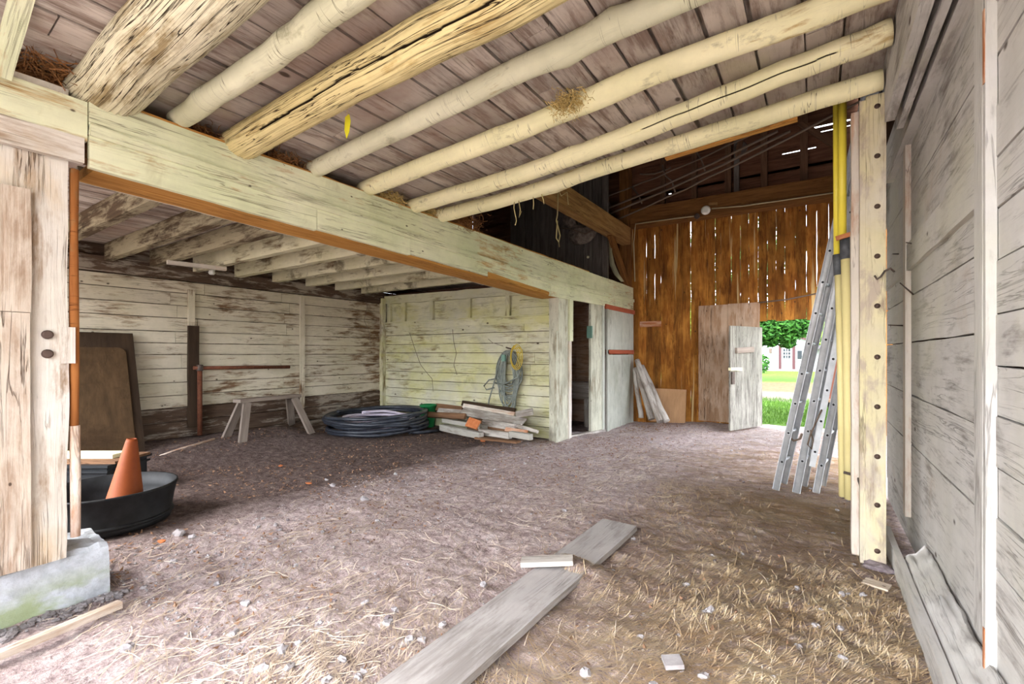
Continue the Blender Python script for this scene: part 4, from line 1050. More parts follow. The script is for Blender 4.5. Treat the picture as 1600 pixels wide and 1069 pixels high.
tag(b.build('door_sill', 'scrapgrey', base=(-3.46, y1, -.05)), 'worn grey timber sill across the foot of the dark doorway', 'sill')
# things inside the doorway
b = B(); b.plank((-4.9, 8.75, .78), (-3.75, 8.75, .78), .5, .04, (0, 1, 0), 6, .004)
for x in (-4.8, -3.9): b.plank((x, 8.75, -.1), (x, 8.75, .76), .08, .4, (1, 0, 0))
b.plank((-4.9, 8.5, .62), (-3.75, 8.5, .62), .3, .04, (0, 0, 1), 6, .004)
tag(b.build('feed_bench', 'scrapgrey', base=(-4.3, 8.7, 0)), 'wooden bench with a front board inside the dark doorway', 'bench')
p = PY(921, 519, 7.7)
b = B(); b.box((p.x - .05, 7.69, p.z - .11), (p.x + .05, 7.73, p.z + .11)); tag(b.build('hanging_tag', 'mint', base=p), 'mint coloured tag hanging on the post inside the dark doorway', 'tag')

# ================================================================== FAR WALL AND UPPER BARN
b = B(); b.plank((-3.40, YF - .13, 4.345), (1.2, YF - .13, 4.30), .40, .22, (0, 0, 1), 24, .010)
b.plank((-3.40, YF - .245, 4.20), (1.2, YF - .245, 4.15), .10, .02, (0, 0, 1), 16, .004)
tag(b.build('girt_beam', 'browntimber', base=(-1, YF - .13, 4.1)), 'long brown horizontal beam across the far barn wall', 'beam')
b = B(); b.plank((-3.52, 9.80, -.05), (-3.52, 9.80, 7.2), .22, .2, (0, 1, 0), 30, .008)
tag(b.build('corner_post', 'browntimber', base=(-3.52, 9.8, 0)), 'tall brown timber post in the far left corner of the bay', 'post')
b = B(); b.plank((-3.47, 5.3, 3.94), (-3.47, 9.69, 3.94), .36, .2, (0, 0, 1), 26, .008)
tag(b.build('tie_beam', 'tietimber', base=(-3.47, 5.3, 3.76)), 'pale brown squared tie beam running to the far left corner post', 'beam')
a_, c_ = PX(953, 366, -3.45), PX(985, 445, -3.45)
b = B(); b.plank(a_, V((-3.45, 9.68, c_.z)), .13, .09, (0, 1, .3), 10, .006)
tag(b.build('knee_brace', 'browntimber', base=a_), 'slanting brown brace below the pale tie beam by the corner post', 'brace')
for i, (px, m, w) in enumerate(((1036, 'stud', .09), (1085, 'stud', .10), (1138, 'stud', .11), (1151, 'darkgrey', .09), (1194, 'stud', .11), (1256, 'stud', .12))):
    p = PY(px, 290, YF - .07)
    b = B(); b.plank((p.x, p.y, 4.54), (p.x, p.y, 7.5), w, .09, (1, 0, 0), 10, .004)
    tag(b.build('wall_stud', m, base=(p.x, p.y, 4.54)), ('%s upright stud above the girt beam, counted from the corner post' % ordn[i]) + (', greyer than the others' if m == 'darkgrey' else ''), 'stud', 'studs of the upper far wall')
b = B(); b.plank(PY(1250, 192, YF - .14), PY(1318, 236, YF - .14), .10, .05, (0, 0, 1), 8, .003)
tag(b.build('roof_brace', 'stud', base=PY(1250, 192, YF - .14)), 'slanting brown brace in the upper right of the far wall', 'brace')
# dark board partition over the stable
xa, xb_ = PY(798, 350, 9.0).x, PY(950, 350, 9.0).x
b = B(); x = xa
while x < xb_ - .05:
    w = R.uniform(.19, .23); w = min(w, xb_ - x)
    b.plank((x + w / 2, 9.0, 2.87), (x + w / 2, 9.0, 7.0), w - .012, .03 + R.uniform(0, .02), (1, 0, 0), 14, .003); x += w
b.plank(((xa + xb_) / 2, 9.05, 2.87), ((xa + xb_) / 2, 9.05, 7.0), xb_ - xa - .02, .03, (1, 0, 0))
tag(b.build('board_partition', 'darkgrey', base=(xa, 9, 2.87)), 'dark grey partition of upright boards above the stable', 'partition')
cs = B(); n_s = 14
for k, (pa, pb) in enumerate(((0, 0),)):
    L_ = [PY(951, 372, 8.93), PY(951, 395, 8.9), PY(953, 415, 8.88), PY(960, 430, 8.85), PY(970, 440, 8.83)]
    R_ = [PY(956, 372, 8.90), PY(956, 393, 8.86), PY(960, 412, 8.82), PY(967, 428, 8.8), PY(975, 440, 8.78)]
vs = L_ + R_ + [p + V((0, .012, 0)) for p in L_ + R_]; m_ = 5
fs = [(i, i + 1, m_ + i + 1, m_ + i) for i in range(m_ - 1)] + [(10 + i, 10 + m_ + i, 10 + m_ + i + 1, 10 + i + 1) for i in range(m_ - 1)]
fs += [(i, 10 + i, 11 + i, i + 1) for i in range(m_ - 1)] + [(m_ + i, m_ + i + 1, 10 + m_ + i + 1, 10 + m_ + i) for i in range(m_ - 1)] + [(0, 5, 15, 10), (4, 14, 19, 9)]
cs.raw(vs, fs, vs, True)
tag(cs.build('canvas_strip', 'canvas', base=L_[0]), 'dirty pale canvas strip hanging at the right edge of the dark partition', 'canvas')
for (px, py, r, sc, lab) in ((892, 343, .17, (1, .7, 1.1), 'smaller dusty bundle hanging on the dark partition below the tie beam'),
                             (909, 366, .20, (1.6, .8, 1.0), 'larger dusty grey bundle lashed to the dark partition')):
    p = PY(px, py, 8.75); b = B(); b.blob(p, r, .35, 3, px, sc)
    tag(b.build('dusty_bundle', 'dust', base=p), lab, 'bundle')
p = [PY(876, 356, 8.7), PY(892, 358, 8.6), PY(915, 366, 8.6), PY(930, 357, 8.7)]
b = B(); b.tube(p, .014, 6); tag(b.build('lashing_cord', 'cable', base=p[0]), 'dark cord lashed around the dusty bundles', 'cord')
p = PY(919, 402, 8.97)
b = B(); b.lathe(p, [(.02, 0), (.03, .01), (.02, .02)], 10, (0, -1, 0)); tag(b.build('pale_disc', 'whitewood', base=p), 'small pale disc on the dark partition', 'disc')
# cables and pulleys of the old hay track
CB = 'cables of the old hay track'
for (pa, pb, Ya, Yb, r, lab) in (((940, 310), (1196, 200), 9.2, 8.4, .016, 'uppermost slack cable of the hay track under the roof'),
                                ((946, 327), (1215, 205), 9.1, 8.2, .022, 'second cable of the hay track from the top'),
                                ((952, 334), (1235, 205), 9.1, 8.2, .022, 'third cable of the hay track from the top'),
                                ((958, 346), (1345, 158), 9.2, 7.6, .018, 'lowest long cable of the hay track reaching the yellow pipes'),
                                ((1000, 272), (1048, 262), 9.3, 9.2, .016, 'short bent cable near the corner post')):
    a_, c_ = PY(*pa, Ya), PY(*pb, Yb); b = B()
    b.tube([a_.lerp(c_, i / 10) + V((0, 0, -.05 * math.sin(math.pi * i / 10) + .02 * nz(i * .9, pa[0]))) for i in range(11)], r, 6)
    tag(b.build('track_cable', 'cable', base=a_), lab, 'cable', CB)
for (pl, lab) in (([(1035, 258), (1040, 275), (1050, 283), (1055, 300)], 'loose hooked wire dangling from the cables near the first stud'),
                  ([(1087, 236), (1096, 250), (1102, 268)], 'loose wire dangling from the cables near the second stud'),
                  ([(988, 292), (998, 306), (1003, 318)], 'loose wire dangling beside the corner post')):
    b = B(); b.tube([PY(*q, 9.0) for q in pl], .016, 6); tag(b.build('loose_wire', 'cable', base=PY(*pl[0], 9.0)), lab, 'wire', 'loose wires in the upper barn')
for (px, py, Y, lab) in ((946, 322, 9.1, 'rusty pulley block at the left end of the hay track cables'), (1157, 232, 8.6, 'rusty pulley block on the cables by the grey stud')):
    c = PY(px, py, Y); pb_ = thing('pulley_block', lab, 'pulley', c, 'pulley blocks of the hay track')
    b = B(); b.lathe(c + V((0, -.03, 0)), [(.10, 0), (.11, .01), (.09, .03), (.11, .05), (.10, .06)], 16, (0, 1, 0)); b.build('wheel', 'iron', pb_)
    b = B(); b.plank(c + V((-.04, -.05, -.14)), c + V((.02, -.05, .18)), .08, .02, (1, 0, 0)); b.plank(c + V((-.04, .05, -.14)), c + V((.02, .05, .18)), .08, .02, (1, 0, 0)); b.build('cheek_plate', 'stud', pb_)
# lamp and wiring on the girt
lc = PY(1103, 329, YF - .29)
fl = thing('barn_lamp', 'round white barn lamp on the far girt beam', 'lamp', lc)
b = B(); b.lathe(lc + V((0, .03, 0)), [(.05, -.02), (.075, .0), (.09, .05), (.085, .07), (.05, .085)], 20, (0, -1, 0)); b.build('lamp_globe', 'bulb', fl)
b = B(); b.lathe(lc + V((0, .05, 0)), [(.05, 0), (.055, .02), (.05, .04)], 16, (0, -1, 0)); b.build('lamp_base', 'iron', fl)
p = PY(1089, 338, YF - .29); b = B(); b.lathe(p + V((0, .03, 0)), [(.05, 0), (.055, .04), (.03, .06)], 14, (0, -1, 0)); tag(b.build('junction_box', 'iron', base=p), 'small round dark junction box beside the barn lamp', 'box')
p = PY(1114, 319, YF - .27); b = B(); b.plank(p + V((-.08, 0, .01)), p + V((.08, 0, -.01)), .05, .04); tag(b.build('wood_block', 'tietimber', base=p), 'small pale wood block on the girt beam above the barn lamp', 'block')
b = B(); b.tube([PY(992, 440, YF - .12), PY(990, 380, YF - .2), PY(993, 350, YF - .27), PY(1050, 342, YF - .27), PY(1092, 337, YF - .28)], .014, 6)
b.tube([PY(1112, 326, YF - .28), PY(1160, 322, YF - .27), PY(1230, 312, YF - .27), PY(1330, 297, YF - .27)], .014, 6)
tag(b.build('lamp_cable', 'cablepale', base=PY(993, 350, YF - .27)), 'thin pale cable stapled along the far girt beam', 'cable')
b = B(); b.tube([PY(1186, 473, YF - .05), PY(1230, 468, YF - .06), PY(1280, 458, YF - .06), PY(1345, 440, YF - .06)], .013, 6)
tag(b.build('wall_cable', 'cable', base=PY(1186, 473, YF - .05)), 'dark cable strung across the far wall above the doorway', 'cable')

# panels and boards on the far wall
b = B(); b.plank((-1.755, YF - .03, .02), (-1.755, YF - .03, 2.37), .55, .035, (1, 0, 0), 12, .003); b.plank((-1.20, YF - .03, .02), (-1.20, YF - .03, 2.38), .555, .035, (1, 0, 0), 12, .003)
tag(b.build('wall_panel', 'panelbrown', base=(-1.48, YF - .03, 0)), 'tall worn brown two board panel on the far wall beside the grey door', 'panel')
b = B(); b.plank((-2.625, YF - .16, -.06), (-2.625, YF - .06, .64), .72, .02, (1, 0, 0), 4)
tag(b.build('plywood_sheet', 'plytan', base=(-2.6, YF - .15, 0)), 'low tan plywood sheet leaning on the far wall beside the pale logs', 'sheet')
a_, c_ = PY(1000, 507, YF - .02), PY(1033, 506, YF - .02)
b = B(); b.plank(a_, c_, .12, .025, (0, 0, 1), 4, .004); tag(b.build('patch_board', 'rustwood', base=a_), 'short orange board nailed across the far wall by the stable door', 'board')
# leaning pale logs in the corner
BL = 'pale logs leaning in the far corner'
for (pb, pt, Yb, Yt, r, lab) in (((1002, 653), (991, 577), 9.45, 9.7, .055, 'thinnest pale log of the four, standing nearest the stable door'),
                                ((1018, 655), (994, 575), 9.3, 9.72, .065, 'second pale leaning log from the stable door'),
                                ((1033, 659), (995, 563), 9.15, 9.75, .075, 'tallest pale leaning log, reaching highest in the corner'),
                                ((1041, 658), (1004, 572), 9.1, 9.80, .06, 'pale leaning log farthest from the stable door')):
    a_, c_ = PY(*pb, Yb), PY(*pt, Yt); b = B(); b.tube([a_.lerp(c_, i / 12) + V((.018 * nz(i * .4, r * 90), 0, 0)) for i in range(13)], [r * (1 - .25 * i / 12) for i in range(13)], 12, True, .2)
    tag(b.build('leaning_log', 'birch', base=a_), lab, 'log', BL)
# grey plank door standing ajar in the far doorway
hx = V((-.885, 9.90, 0)); fx = G(1140, 675); fx.z = 0
dd = (fx - hx); Wd = dd.length; dd.normalize(); nn = V((dd.y, -dd.x, 0))
if nn.dot(V((0, -1, 0))) < 0: nn = -nn
if (hx - V((0, 0, 0))).dot(nn) > 0: nn = -nn
zt = PY(1138, 509, fx.y).z
gd = thing('plank_door', 'grey weathered plank door standing ajar in the far doorway', 'door', hx)
b = B(); n = 6
for i in range(n):
    c = hx + dd * (Wd * (i + .5) / n); b.plank(c + V((0, 0, .02)), c + V((0, 0, zt)), Wd / n - .005, .03, dd, 12, .003)
b.build('door_planks', 'doorgrey', gd)
def ondoor(px, py, off=.03):
    r = V(ray(px, py)); k = (hx + nn * off).dot(nn) / r.dot(nn); p = r * k; p.z += HC; return p
a_, c_ = ondoor(1150, 548, .035), ondoor(1177, 546, .035)
b = B(); b.plank(a_, c_, .10, .04, (0, 0, 1), 4, .004); b.build('cross_block', 'sawwood', gd)
a_, c_ = ondoor(1140, 577, .04), ondoor(1158, 577, .04)
b = B(); b.plank(a_, c_, .05, .05, (0, 0, 1), 4, .006); b.build('latch_bar', 'whitewood', gd)
b = B(); p = ondoor(1145, 590, .03); b.plank(p + V((0, 0, .1)), p - V((0, 0, .12)), .08, .03, dd, 4, .004); b.build('latch_plate', 'iron', gd)

# ================================================================== LADDERS AND PIPES BY THE RIGHT POST
LG = 'aluminium ladders leaning on the right wall'
def ladder(label, pb, pt, Yn, wid, xtop, first=.30, lift=0.0, fly=None, dark=True, rw=.062):
    a_ = PY(*pb, Yn); a_.z = max(a_.z, .0); c_ = PY(*pt, Yn)
    d = (c_ - a_); d = d / d.x; top = a_ + d * (xtop - a_.x)
    L = (top - a_).length; u = (top - a_).normalized(); wdir = V((0, 1, 0)).cross(u)
    t = thing('extension_ladder', label, 'ladder', a_, LG)
    for k in (0, 1):
        off = V((.055 * k, wid * k, 0))
        b = B(); b.tube([a_ + off, top + off], .015, 14, True, 0, rw / .030); b.plank(a_ + off + V((0, .006 * (1 - 2 * k), 0)) + wdir * (rw * .5), top + off + V((0, .006 * (1 - 2 * k), 0)) + wdir * (rw * .5), .006, .036, wdir)
        b.plank(a_ + off + V((0, .006 * (1 - 2 * k), 0)) - wdir * (rw * .5), top + off + V((0, .006 * (1 - 2 * k), 0)) - wdir * (rw * .5), .006, .036, wdir); b.build('rail', 'alu', t)
    s = first
    while s < L - .1:
        c = a_ + u * s
        b = B(); b.tube([c + V((0, -.016, 0)), c + V((.055, wid + .016, 0))], .015, 12); r_ = b.build('rung', 'alu', t)
        b = B(); b.lathe(c + V((0, -.0162, 0)), [(.011, 0), (.011, .002)], 12, (0, -1, 0))
        o = b.build('rung_hole', 'alushadow', t); o.parent = r_; s += .305
    for k in ():
        b = B(); b.plank(a_ + V((.055 * k, wid * k, .0)), a_ + V((.055 * k, wid * k, 0)) + u * .06, rw + .008, .034, wdir); b.build('foot_cap', 'alushadow' if False else 'alu', t)
    return t, a_, u, wdir
tA = ladder('aluminium ladder farthest from the yellow post, its foot nearest the far doorway', (1212, 766), (1305, 355), 5.41, .30, .50, .30, rw=.058)
tB = ladder('middle aluminium ladder of the three leaning by the yellow pipes', (1244, 770), (1306.5, 448), 5.40, .32, .48, .33, rw=.066)
tC = ladder('aluminium ladder nearest the yellow post with a second section riding on it', (1275, 770), (1311, 588), 5.42, .34, .50, .28, rw=.055)
a_ = PY(1269, 728, 5.38); u = tC[2]; top = a_ + u * 2.2
t = tC[0]
for k in (0, 1):
    b = B(); b.plank(a_ + V((0, -.03 + .34 * k, 0)), top + V((0, -.03 + .34 * k, 0)), .052, .024, tC[3]); b.build('fly_rail', 'alu', t)
s = .15
while s < 2.1:
    c = a_ + u * s
    b = B(); b.tube([c + V((0, -.045, 0)), c + V((0, .325, 0))], .014, 12); r_ = b.build('fly_rung', 'alu', t)
    b = B(); b.lathe(c + V((0, -.0462, 0)), [(.011, 0), (.011, .002)], 12, (0, -1, 0)); o = b.build('rung_hole', 'alushadow', t); o.parent = r_
    s += .305
p = [PY(1230, 660, 5.6), PY(1232, 680, 5.58), PY(1240, 689, 5.55), PY(1250, 686, 5.45), PY(1253, 678, 5.43)]
b = B(); b.tube(p, .011, 6); tag(b.build('ladder_rope', 'cable', base=p[0]), 'short rope slung between the two left ladders', 'rope')
p = [PY(1284, 640, 5.3), PY(1275, 660, 5.3), PY(1266, 680, 5.3), PY(1262, 695, 5.32), PY(1268, 702, 5.34), PY(1271, 690, 5.36), PY(1266, 672, 5.36)]
b = B(); b.tube(p, .007, 6); tag(b.build('ladder_rope', 'cable', base=p[0]), 'thin rope loop hanging from the ladder nearest the yellow post', 'rope')

def pvc(label, up, cp, lo, Y, r0, r1):
    t = thing('drain_pipe', label, 'pipe', PY(*lo[-1], Y), 'yellow pipes strapped beside the post')
    b = B(); b.tube([PY(*q, Y) for q in up], r0, 16); b.build('upper_length', 'pvc', t)
    b = B(); b.tube([PY(*q, Y) for q in cp], r1 * 1.12, 16); b.build('rubber_coupler', 'coupler', t)
    b = B(); b.tube([PY(*q, Y) for q in lo], r1, 16); b.build('lower_length', 'pvcpale', t)
pvc('yellow plastic pipe closest to the post, with the higher black coupler', [(1316.5, 128), (1316, 375)], [(1321, 368), (1322, 405)], [(1322, 402), (1325, 560), (1328, 780)], 4.16, .026, .0325)
pvc('yellow plastic pipe on the outside, with the lower black coupler', [(1306, 134), (1307.5, 405)], [(1308, 398), (1310, 430)], [(1310.5, 427), (1314, 560), (1317, 776)], 4.24, .020, .026)
b = B(); b.plank(PY(1306, 373, 4.10), PY(1345, 361, 4.08), .035, .012, (0, 0, 1), 6, .003); tag(b.build('pipe_strap', 'rustwood', base=PY(1306, 373, 4.10)), 'pinkish strap holding the yellow pipes below the couplers', 'strap')
b = B(); b.tube([PY(1318, 738, 4.08), PY(1332, 742, 4.08), PY(1341, 735, 4.0)], .010, 6); b.tube([PY(1338, 736, 4.0), PY(1342, 752, 3.95), PY(1345, 760, 3.93)], .008, 6)
tag(b.build('pipe_wire', 'iron', base=PY(1332, 742, 4.08)), 'twisted wire tying the lower ends of the yellow pipes', 'wire')

# ================================================================== OUTSIDE, seen through the far doorway
YH_ = 43.0
def hp(px, py, y=YH_): return PY(px, py, y)
hs = thing('white_shed', 'white gabled outbuilding with a maroon framed door beyond the lawn', 'building', hp(1230, 579))
zb = -.05
x0, x1, zE, zA = hp(1150, 540).x, hp(1263, 540).x, hp(1263, 533).z, hp(1222, 514).z
b = B(); xm = hp(1222, 540).x - 1.6
b.prism([(x0, YH_, zb), (x1, YH_, zb), (x1, YH_, zE), (xm, YH_, zA + .7), (x0, YH_, zE)], (0, 7, 0)); b.build('house_wall', 'sidingwhite', hs)
b = B(); b.plank((xm, YH_ + 3.4, zA + .78), (x1 + .35, YH_ + 3.4, zE - .02), 7.4, .12, (0, 1, 0)); b.plank((xm, YH_ + 3.4, zA + .78), (x0 - .35, YH_ + 3.4, zE - .02), 7.4, .12, (0, 1, 0)); b.build('roof', 'roofgrey', hs)
b = B(); b.plank((xm, YH_ - .3, zA + .72), (x1 + .35, YH_ - .3, zE - .1), .18, .06, (0, 0, 1)); b.plank((xm, YH_ - .3, zA + .72), (x0 - .35, YH_ - .3, zE - .1), .18, .06, (0, 0, 1)); b.build('fascia', 'maroon', hs)
b = B(); b.box((hp(1263.5, 540).x, YH_ + .5, zb), (hp(1345, 540).x, YH_ + 6, hp(1263, 545).z)); b.build('side_wing', 'sidingwhite', hs)
b = B(); b.plank((hp(1263, 540).x, YH_ + 3, hp(1263, 543).z), (hp(1346, 540).x, YH_ + 3, hp(1263, 543).z), 6.6, .25, (0, 1, 0)); b.build('wing_roof', 'roofgrey', hs)
dx0, dx1 = hp(1221, 560).x, hp(1238, 560).x; dz = hp(1230, 543).z
b = B(); b.box((dx0, YH_ - .06, zb), (dx1, YH_ - .01, dz)); dr = b.build('entry_door', 'whitepaint', hs)
b = B(); g0, g1 = hp(1224, 545), hp(1235, 560); b.box((g0.x, YH_ - .08, g1.z), (g1.x, YH_ - .061, g0.z)); b.build('door_pane', 'glassdark', dr).parent = dr
b = B()
for i in (1, 2): xx = g0.x + (g1.x - g0.x) * i / 3; b.box((xx - .025, YH_ - .1, g1.z), (xx + .025, YH_ - .081, g0.z)); zz = g1.z + (g0.z - g1.z) * i / 3; b.box((g0.x, YH_ - .1, zz - .025), (g1.x, YH_ - .081, zz + .025))
b.build('door_muntin', 'whitepaint', dr)
b = B(); b.box((dx0 - .2, YH_ - .1, zb), (dx0, YH_ - .01, dz + .2)); b.box((dx1, YH_ - .1, zb), (dx1 + .2, YH_ - .01, dz + .2)); b.box((dx0, YH_ - .1, dz), (dx1, YH_ - .01, dz + .2)); b.build('door_frame', 'maroon', hs)
g0, g1 = hp(1246, 548), hp(1253, 561)
b = B(); b.box((g0.x, YH_ - .05, g1.z), (g1.x, YH_ - .01, g0.z)); b.build('shutter_window', 'glassdark', hs)
p = hp(1204, 548); b = B(); b.box(p + V((-.09, -.16, -.2)), p + V((.09, -.01, .18))); b.build('wall_lantern', 'iron', hs)
b = B(); b.box((x0, YH_ - .12, zb), (x1, YH_, .12)); b.build('base_strip', 'stonedark', hs)

def leaves(b, c, rad, n, size, rr):
    for _ in range(n):
        while True:
            d = V((rr.uniform(-1, 1), rr.uniform(-1, 1), rr.uniform(-1, 1)))
            if .25 < d.length < 1: break
        p = V(c) + V((d.x * rad[0], d.y * rad[1], d.z * rad[2])); s = size * rr.uniform(.6, 1.3)
        a = V((rr.gauss(0, 1), rr.gauss(0, 1), rr.gauss(0, .6))).normalized(); e = a.orthogonal().normalized()
        q = [p - a * s, p + e * s * .45, p + a * s, p - e * s * .45]
        b.raw(q, [(0, 1, 2, 3)], q)
rt = random.Random(5)
tr = V((PY(1150, 560, 27).x, 27.0, 0))
t = thing('shade_tree', 'deep green tree with low boughs hanging in front of the white outbuilding', 'tree', tr)
b = B(); b.tube([tr + V((0, 0, -.1)), tr + V((.1, 0, 2)), tr + V((0, .1, 4.5)), tr + V((.3, .1, 8))], [.3, .24, .2, .1], 10)
for q in ((1195, 512), (1222, 508), (1250, 503)):
    e = PY(*q, 27); b.tube([tr + V((0, 0, 3.2)), (tr + V((0, 0, 3.4))).lerp(e, .5) + V((0, 0, .5)), e], [.1, .06, .03], 6)
b.build('trunk', 'bark', t)
b = B()
for (px, py, r, n) in ((1180, 520, 1.1, 700), (1200, 516, 1.1, 900), (1217, 520, 1.0, 800), (1233, 517, .9, 700), (1247, 510, .8, 600), (1230, 496, 1.2, 700), (1190, 495, 1.2, 700), (1255, 497, .8, 400), (1232, 536, .4, 130), (1205, 535, .4, 130)):
    leaves(b, PY(px, py, 27), (r * .85, r, r * .72), n, .13, rt)
leaves(b, tr + V((0, 0, 6.5)), (3.2, 3, 2.4), 1500, .25, rt)
b.build('foliage', 'leafdark', t)
TG = 'trees beyond the barn'
for (px, Y, rad, lab, mat) in ((1290, 64, 5.0, 'sunny yellow green tree standing right of the white outbuilding', 'leafbright'), (1060, 66, 6.0, 'leafy tree showing through the wall gaps left of the far doorway', 'leafbright'), (1480, 40, 5.0, 'leafy tree hidden mostly behind the right post', 'leafbright')):
    p = PY(px, 560, Y); p.z = 0
    t = thing('leafy_tree', lab, 'tree', p, TG)
    b = B(); b.tube([p, p + V((.2, 0, 3)), p + V((0, 0, 7))], [.4, .3, .12], 8); b.build('trunk', 'bark', t)
    b = B(); leaves(b, p + V((0, 0, 4.6)), (rad, rad * .7, 4.6), 3200, .42, rt); b.build('foliage', mat, t)
p = PY(1191, 560, 38); p.z = .62; b = B(); leaves(b, p, (.5, .5, .7), 500, .12, rt)
t = tag(b.build('garden_shrub', 'leafdark', base=p), 'small dark green shrub at the left corner of the white outbuilding', 'shrub')
b = B()
for i in range(9000):
    y = R.uniform(10.9, 16.8); x = R.uniform(-1.9, 1.2) * (.6 + y / 25); h = R.uniform(.04, .13); a = R.uniform(0, 6.28); z = lawn_h(x, y)
    q = [(x - .006 * math.cos(a), y - .006 * math.sin(a), z), (x + .006 * math.cos(a), y + .006 * math.sin(a), z), (x + R.gauss(0, .03), y + R.gauss(0, .03), z + h)]
    b.raw(q, [(0, 1, 2)], q)
tag(b.build('lawn_grass', 'grassblade', base=(0, 12, 0)), 'bright green grass just outside the far doorway', 'grass', kind='stuff')
tl = PY(1312, 655, 11.6)
t = thing('garden_trailer', 'brown boxed garden trailer with a yellow wheel outside the far doorway', 'trailer', (tl.x, 11.6, 0))
x0 = PY(1294, 600, 11.6).x
b = B(); b.box((x0, 11.6, .45), (x0 + 1.3, 13.4, 1.75)); b.build('cargo_box', 'trailer', t)
b = B(); b.box((x0 - .02, 11.55, .38), (x0 + 1.32, 13.45, .45)); b.build('chassis', 'panelbrown', t)
for yy in (11.75, 13.2):
    b = B(); b.lathe((x0 + .2, yy, .2), [(.08, -.06), (.2, -.05), (.2, .05), (.08, .06)], 18, (0, 1, 0)); w_ = b.build('wheel', 'rubber', t)
    b = B(); b.lathe((x0 + .2, yy, .2), [(.10, -.07), (.10, .07)], 14, (0, 1, 0)); b.build('wheel_hub', 'pvc', t).parent = w_

# ================================================================== ON THE FLOOR
def bend(b, x, y, z, L, w, ang, curl, lift):
    """one straw: flat strip with two bends"""
    P = []; a = ang; px, py = x, y
    N = 3 if L < .1 else 6
    for i in range(N + 1):
        P.append((px, py, a)); px += math.cos(a) * L / N; py += math.sin(a) * L / N; a += curl * 3 / N
    vs = []
    for i, (qx, qy, qa) in enumerate(P):
        nx, ny = -math.sin(qa) * w / 2, math.cos(qa) * w / 2
        h = floor_h(qx, qy) + .008 + lift * math.sin(2.2 * i / N)
        vs += [(qx + nx, qy + ny, h), (qx - nx, qy - ny, h + .0015)]
    b.raw(vs, [(2 * i, 2 * i + 1, 2 * i + 3, 2 * i + 2) for i in range(N)], vs)
def straw(name, mat, n, xr, yr, dens, Lr, wr, label, power=1.6):
    b = B(); k = 0; tries = 0
    while k < n and tries < n * 12:
        tries += 1
        y = yr[0] + (yr[1] - yr[0]) * R.random() ** power; x = R.uniform(*xr)
        if R.random() > dens(x, y): continue
        a = .05 + 1.2 * nz(x * .5, y * .5, 2) + R.gauss(0, .5) * (1 if x > -1.6 else 2)
        bend(b, x, y, 0, R.uniform(*Lr), R.uniform(*wr), a, R.gauss(0, .09), abs(R.gauss(0, .0035))); k += 1
    tag(b.build(name, mat, base=(0, 3, 0)), label, 'straw', kind='stuff')
def dens(x, y):
    d = .16 + .84 * max(0, min(1, (x + 2.6) / 1.8))
    d *= .45 + 1.1 * max(0, nz(x * .8, y * .8, 12) + .3)
    if y > 7: d *= .4
    if x < -3.6: d *= .35
    return d
straw('loose_straw', 'straw', 30000, (-4.2, .36), (.8, 9.8), dens, (.05, .22), (.0024, .0042), 'pale loose straw strewn over the dirt floor')
def dens2(x, y): return max(0, min(1, (x + 1.6) / 1.2)) * (.55 + max(0, nz(x * .9, y * .9, 3) + .4)) * (1 if y < 5.2 else .25)
straw('golden_straw', 'strawgold', 24000, (-1.9, .36), (1.2, 7.5), dens2, (.07, .30), (.0024, .0042), 'golden straw heaped along the right wall side of the floor', 1.0)
b = B()
for i in range(9000):
    y = R.uniform(1.0, 6.4) if i % 3 else R.uniform(6.4, 9.6); x = R.uniform(-7.4, .36) if i % 3 else R.uniform(-3.2, .36)
    if x > -2.2 and R.random() < .75: continue
    if nz(x * .7, y * .7, 21) < -.25 or (x > -1.8 and i % 2): continue
    s = R.uniform(.007, .022); a = R.uniform(0, 6.28); z = floor_h(x, y) + .004
    ux, uy = math.cos(a) * s, math.sin(a) * s; t1, t2 = R.gauss(0, .010), R.gauss(0, .010)
    q = [(x - ux, y - uy, z + abs(t1)), (x + uy * .6, y - ux * .6, z + .002), (x + ux, y + uy, z + abs(t2)), (x - uy * .6, y + ux * .6, z + .004)]
    b.raw(q, [(0, 1, 2), (0, 2, 3)], q)
tag(b.build('leaf_litter', 'litter', base=(-3, 4, 0)), 'brown leaf bits and chaff littering the stable side of the floor', 'litter', kind='stuff')
b = B()
for i in range(2600):
    y = 1.0 + 8.5 * R.random() ** 1.8; x = R.uniform(-4.2, .36)
    r = R.uniform(.003, .010); b.blob((x, y, floor_h(x, y) + r * .3), r, .5, 1, i, (1, 1, .7))
tag(b.build('fine_gravel', 'stone', base=(-1, 3, 0)), 'fine grey grit scattered through the dirt floor', 'gravel', kind='stuff')

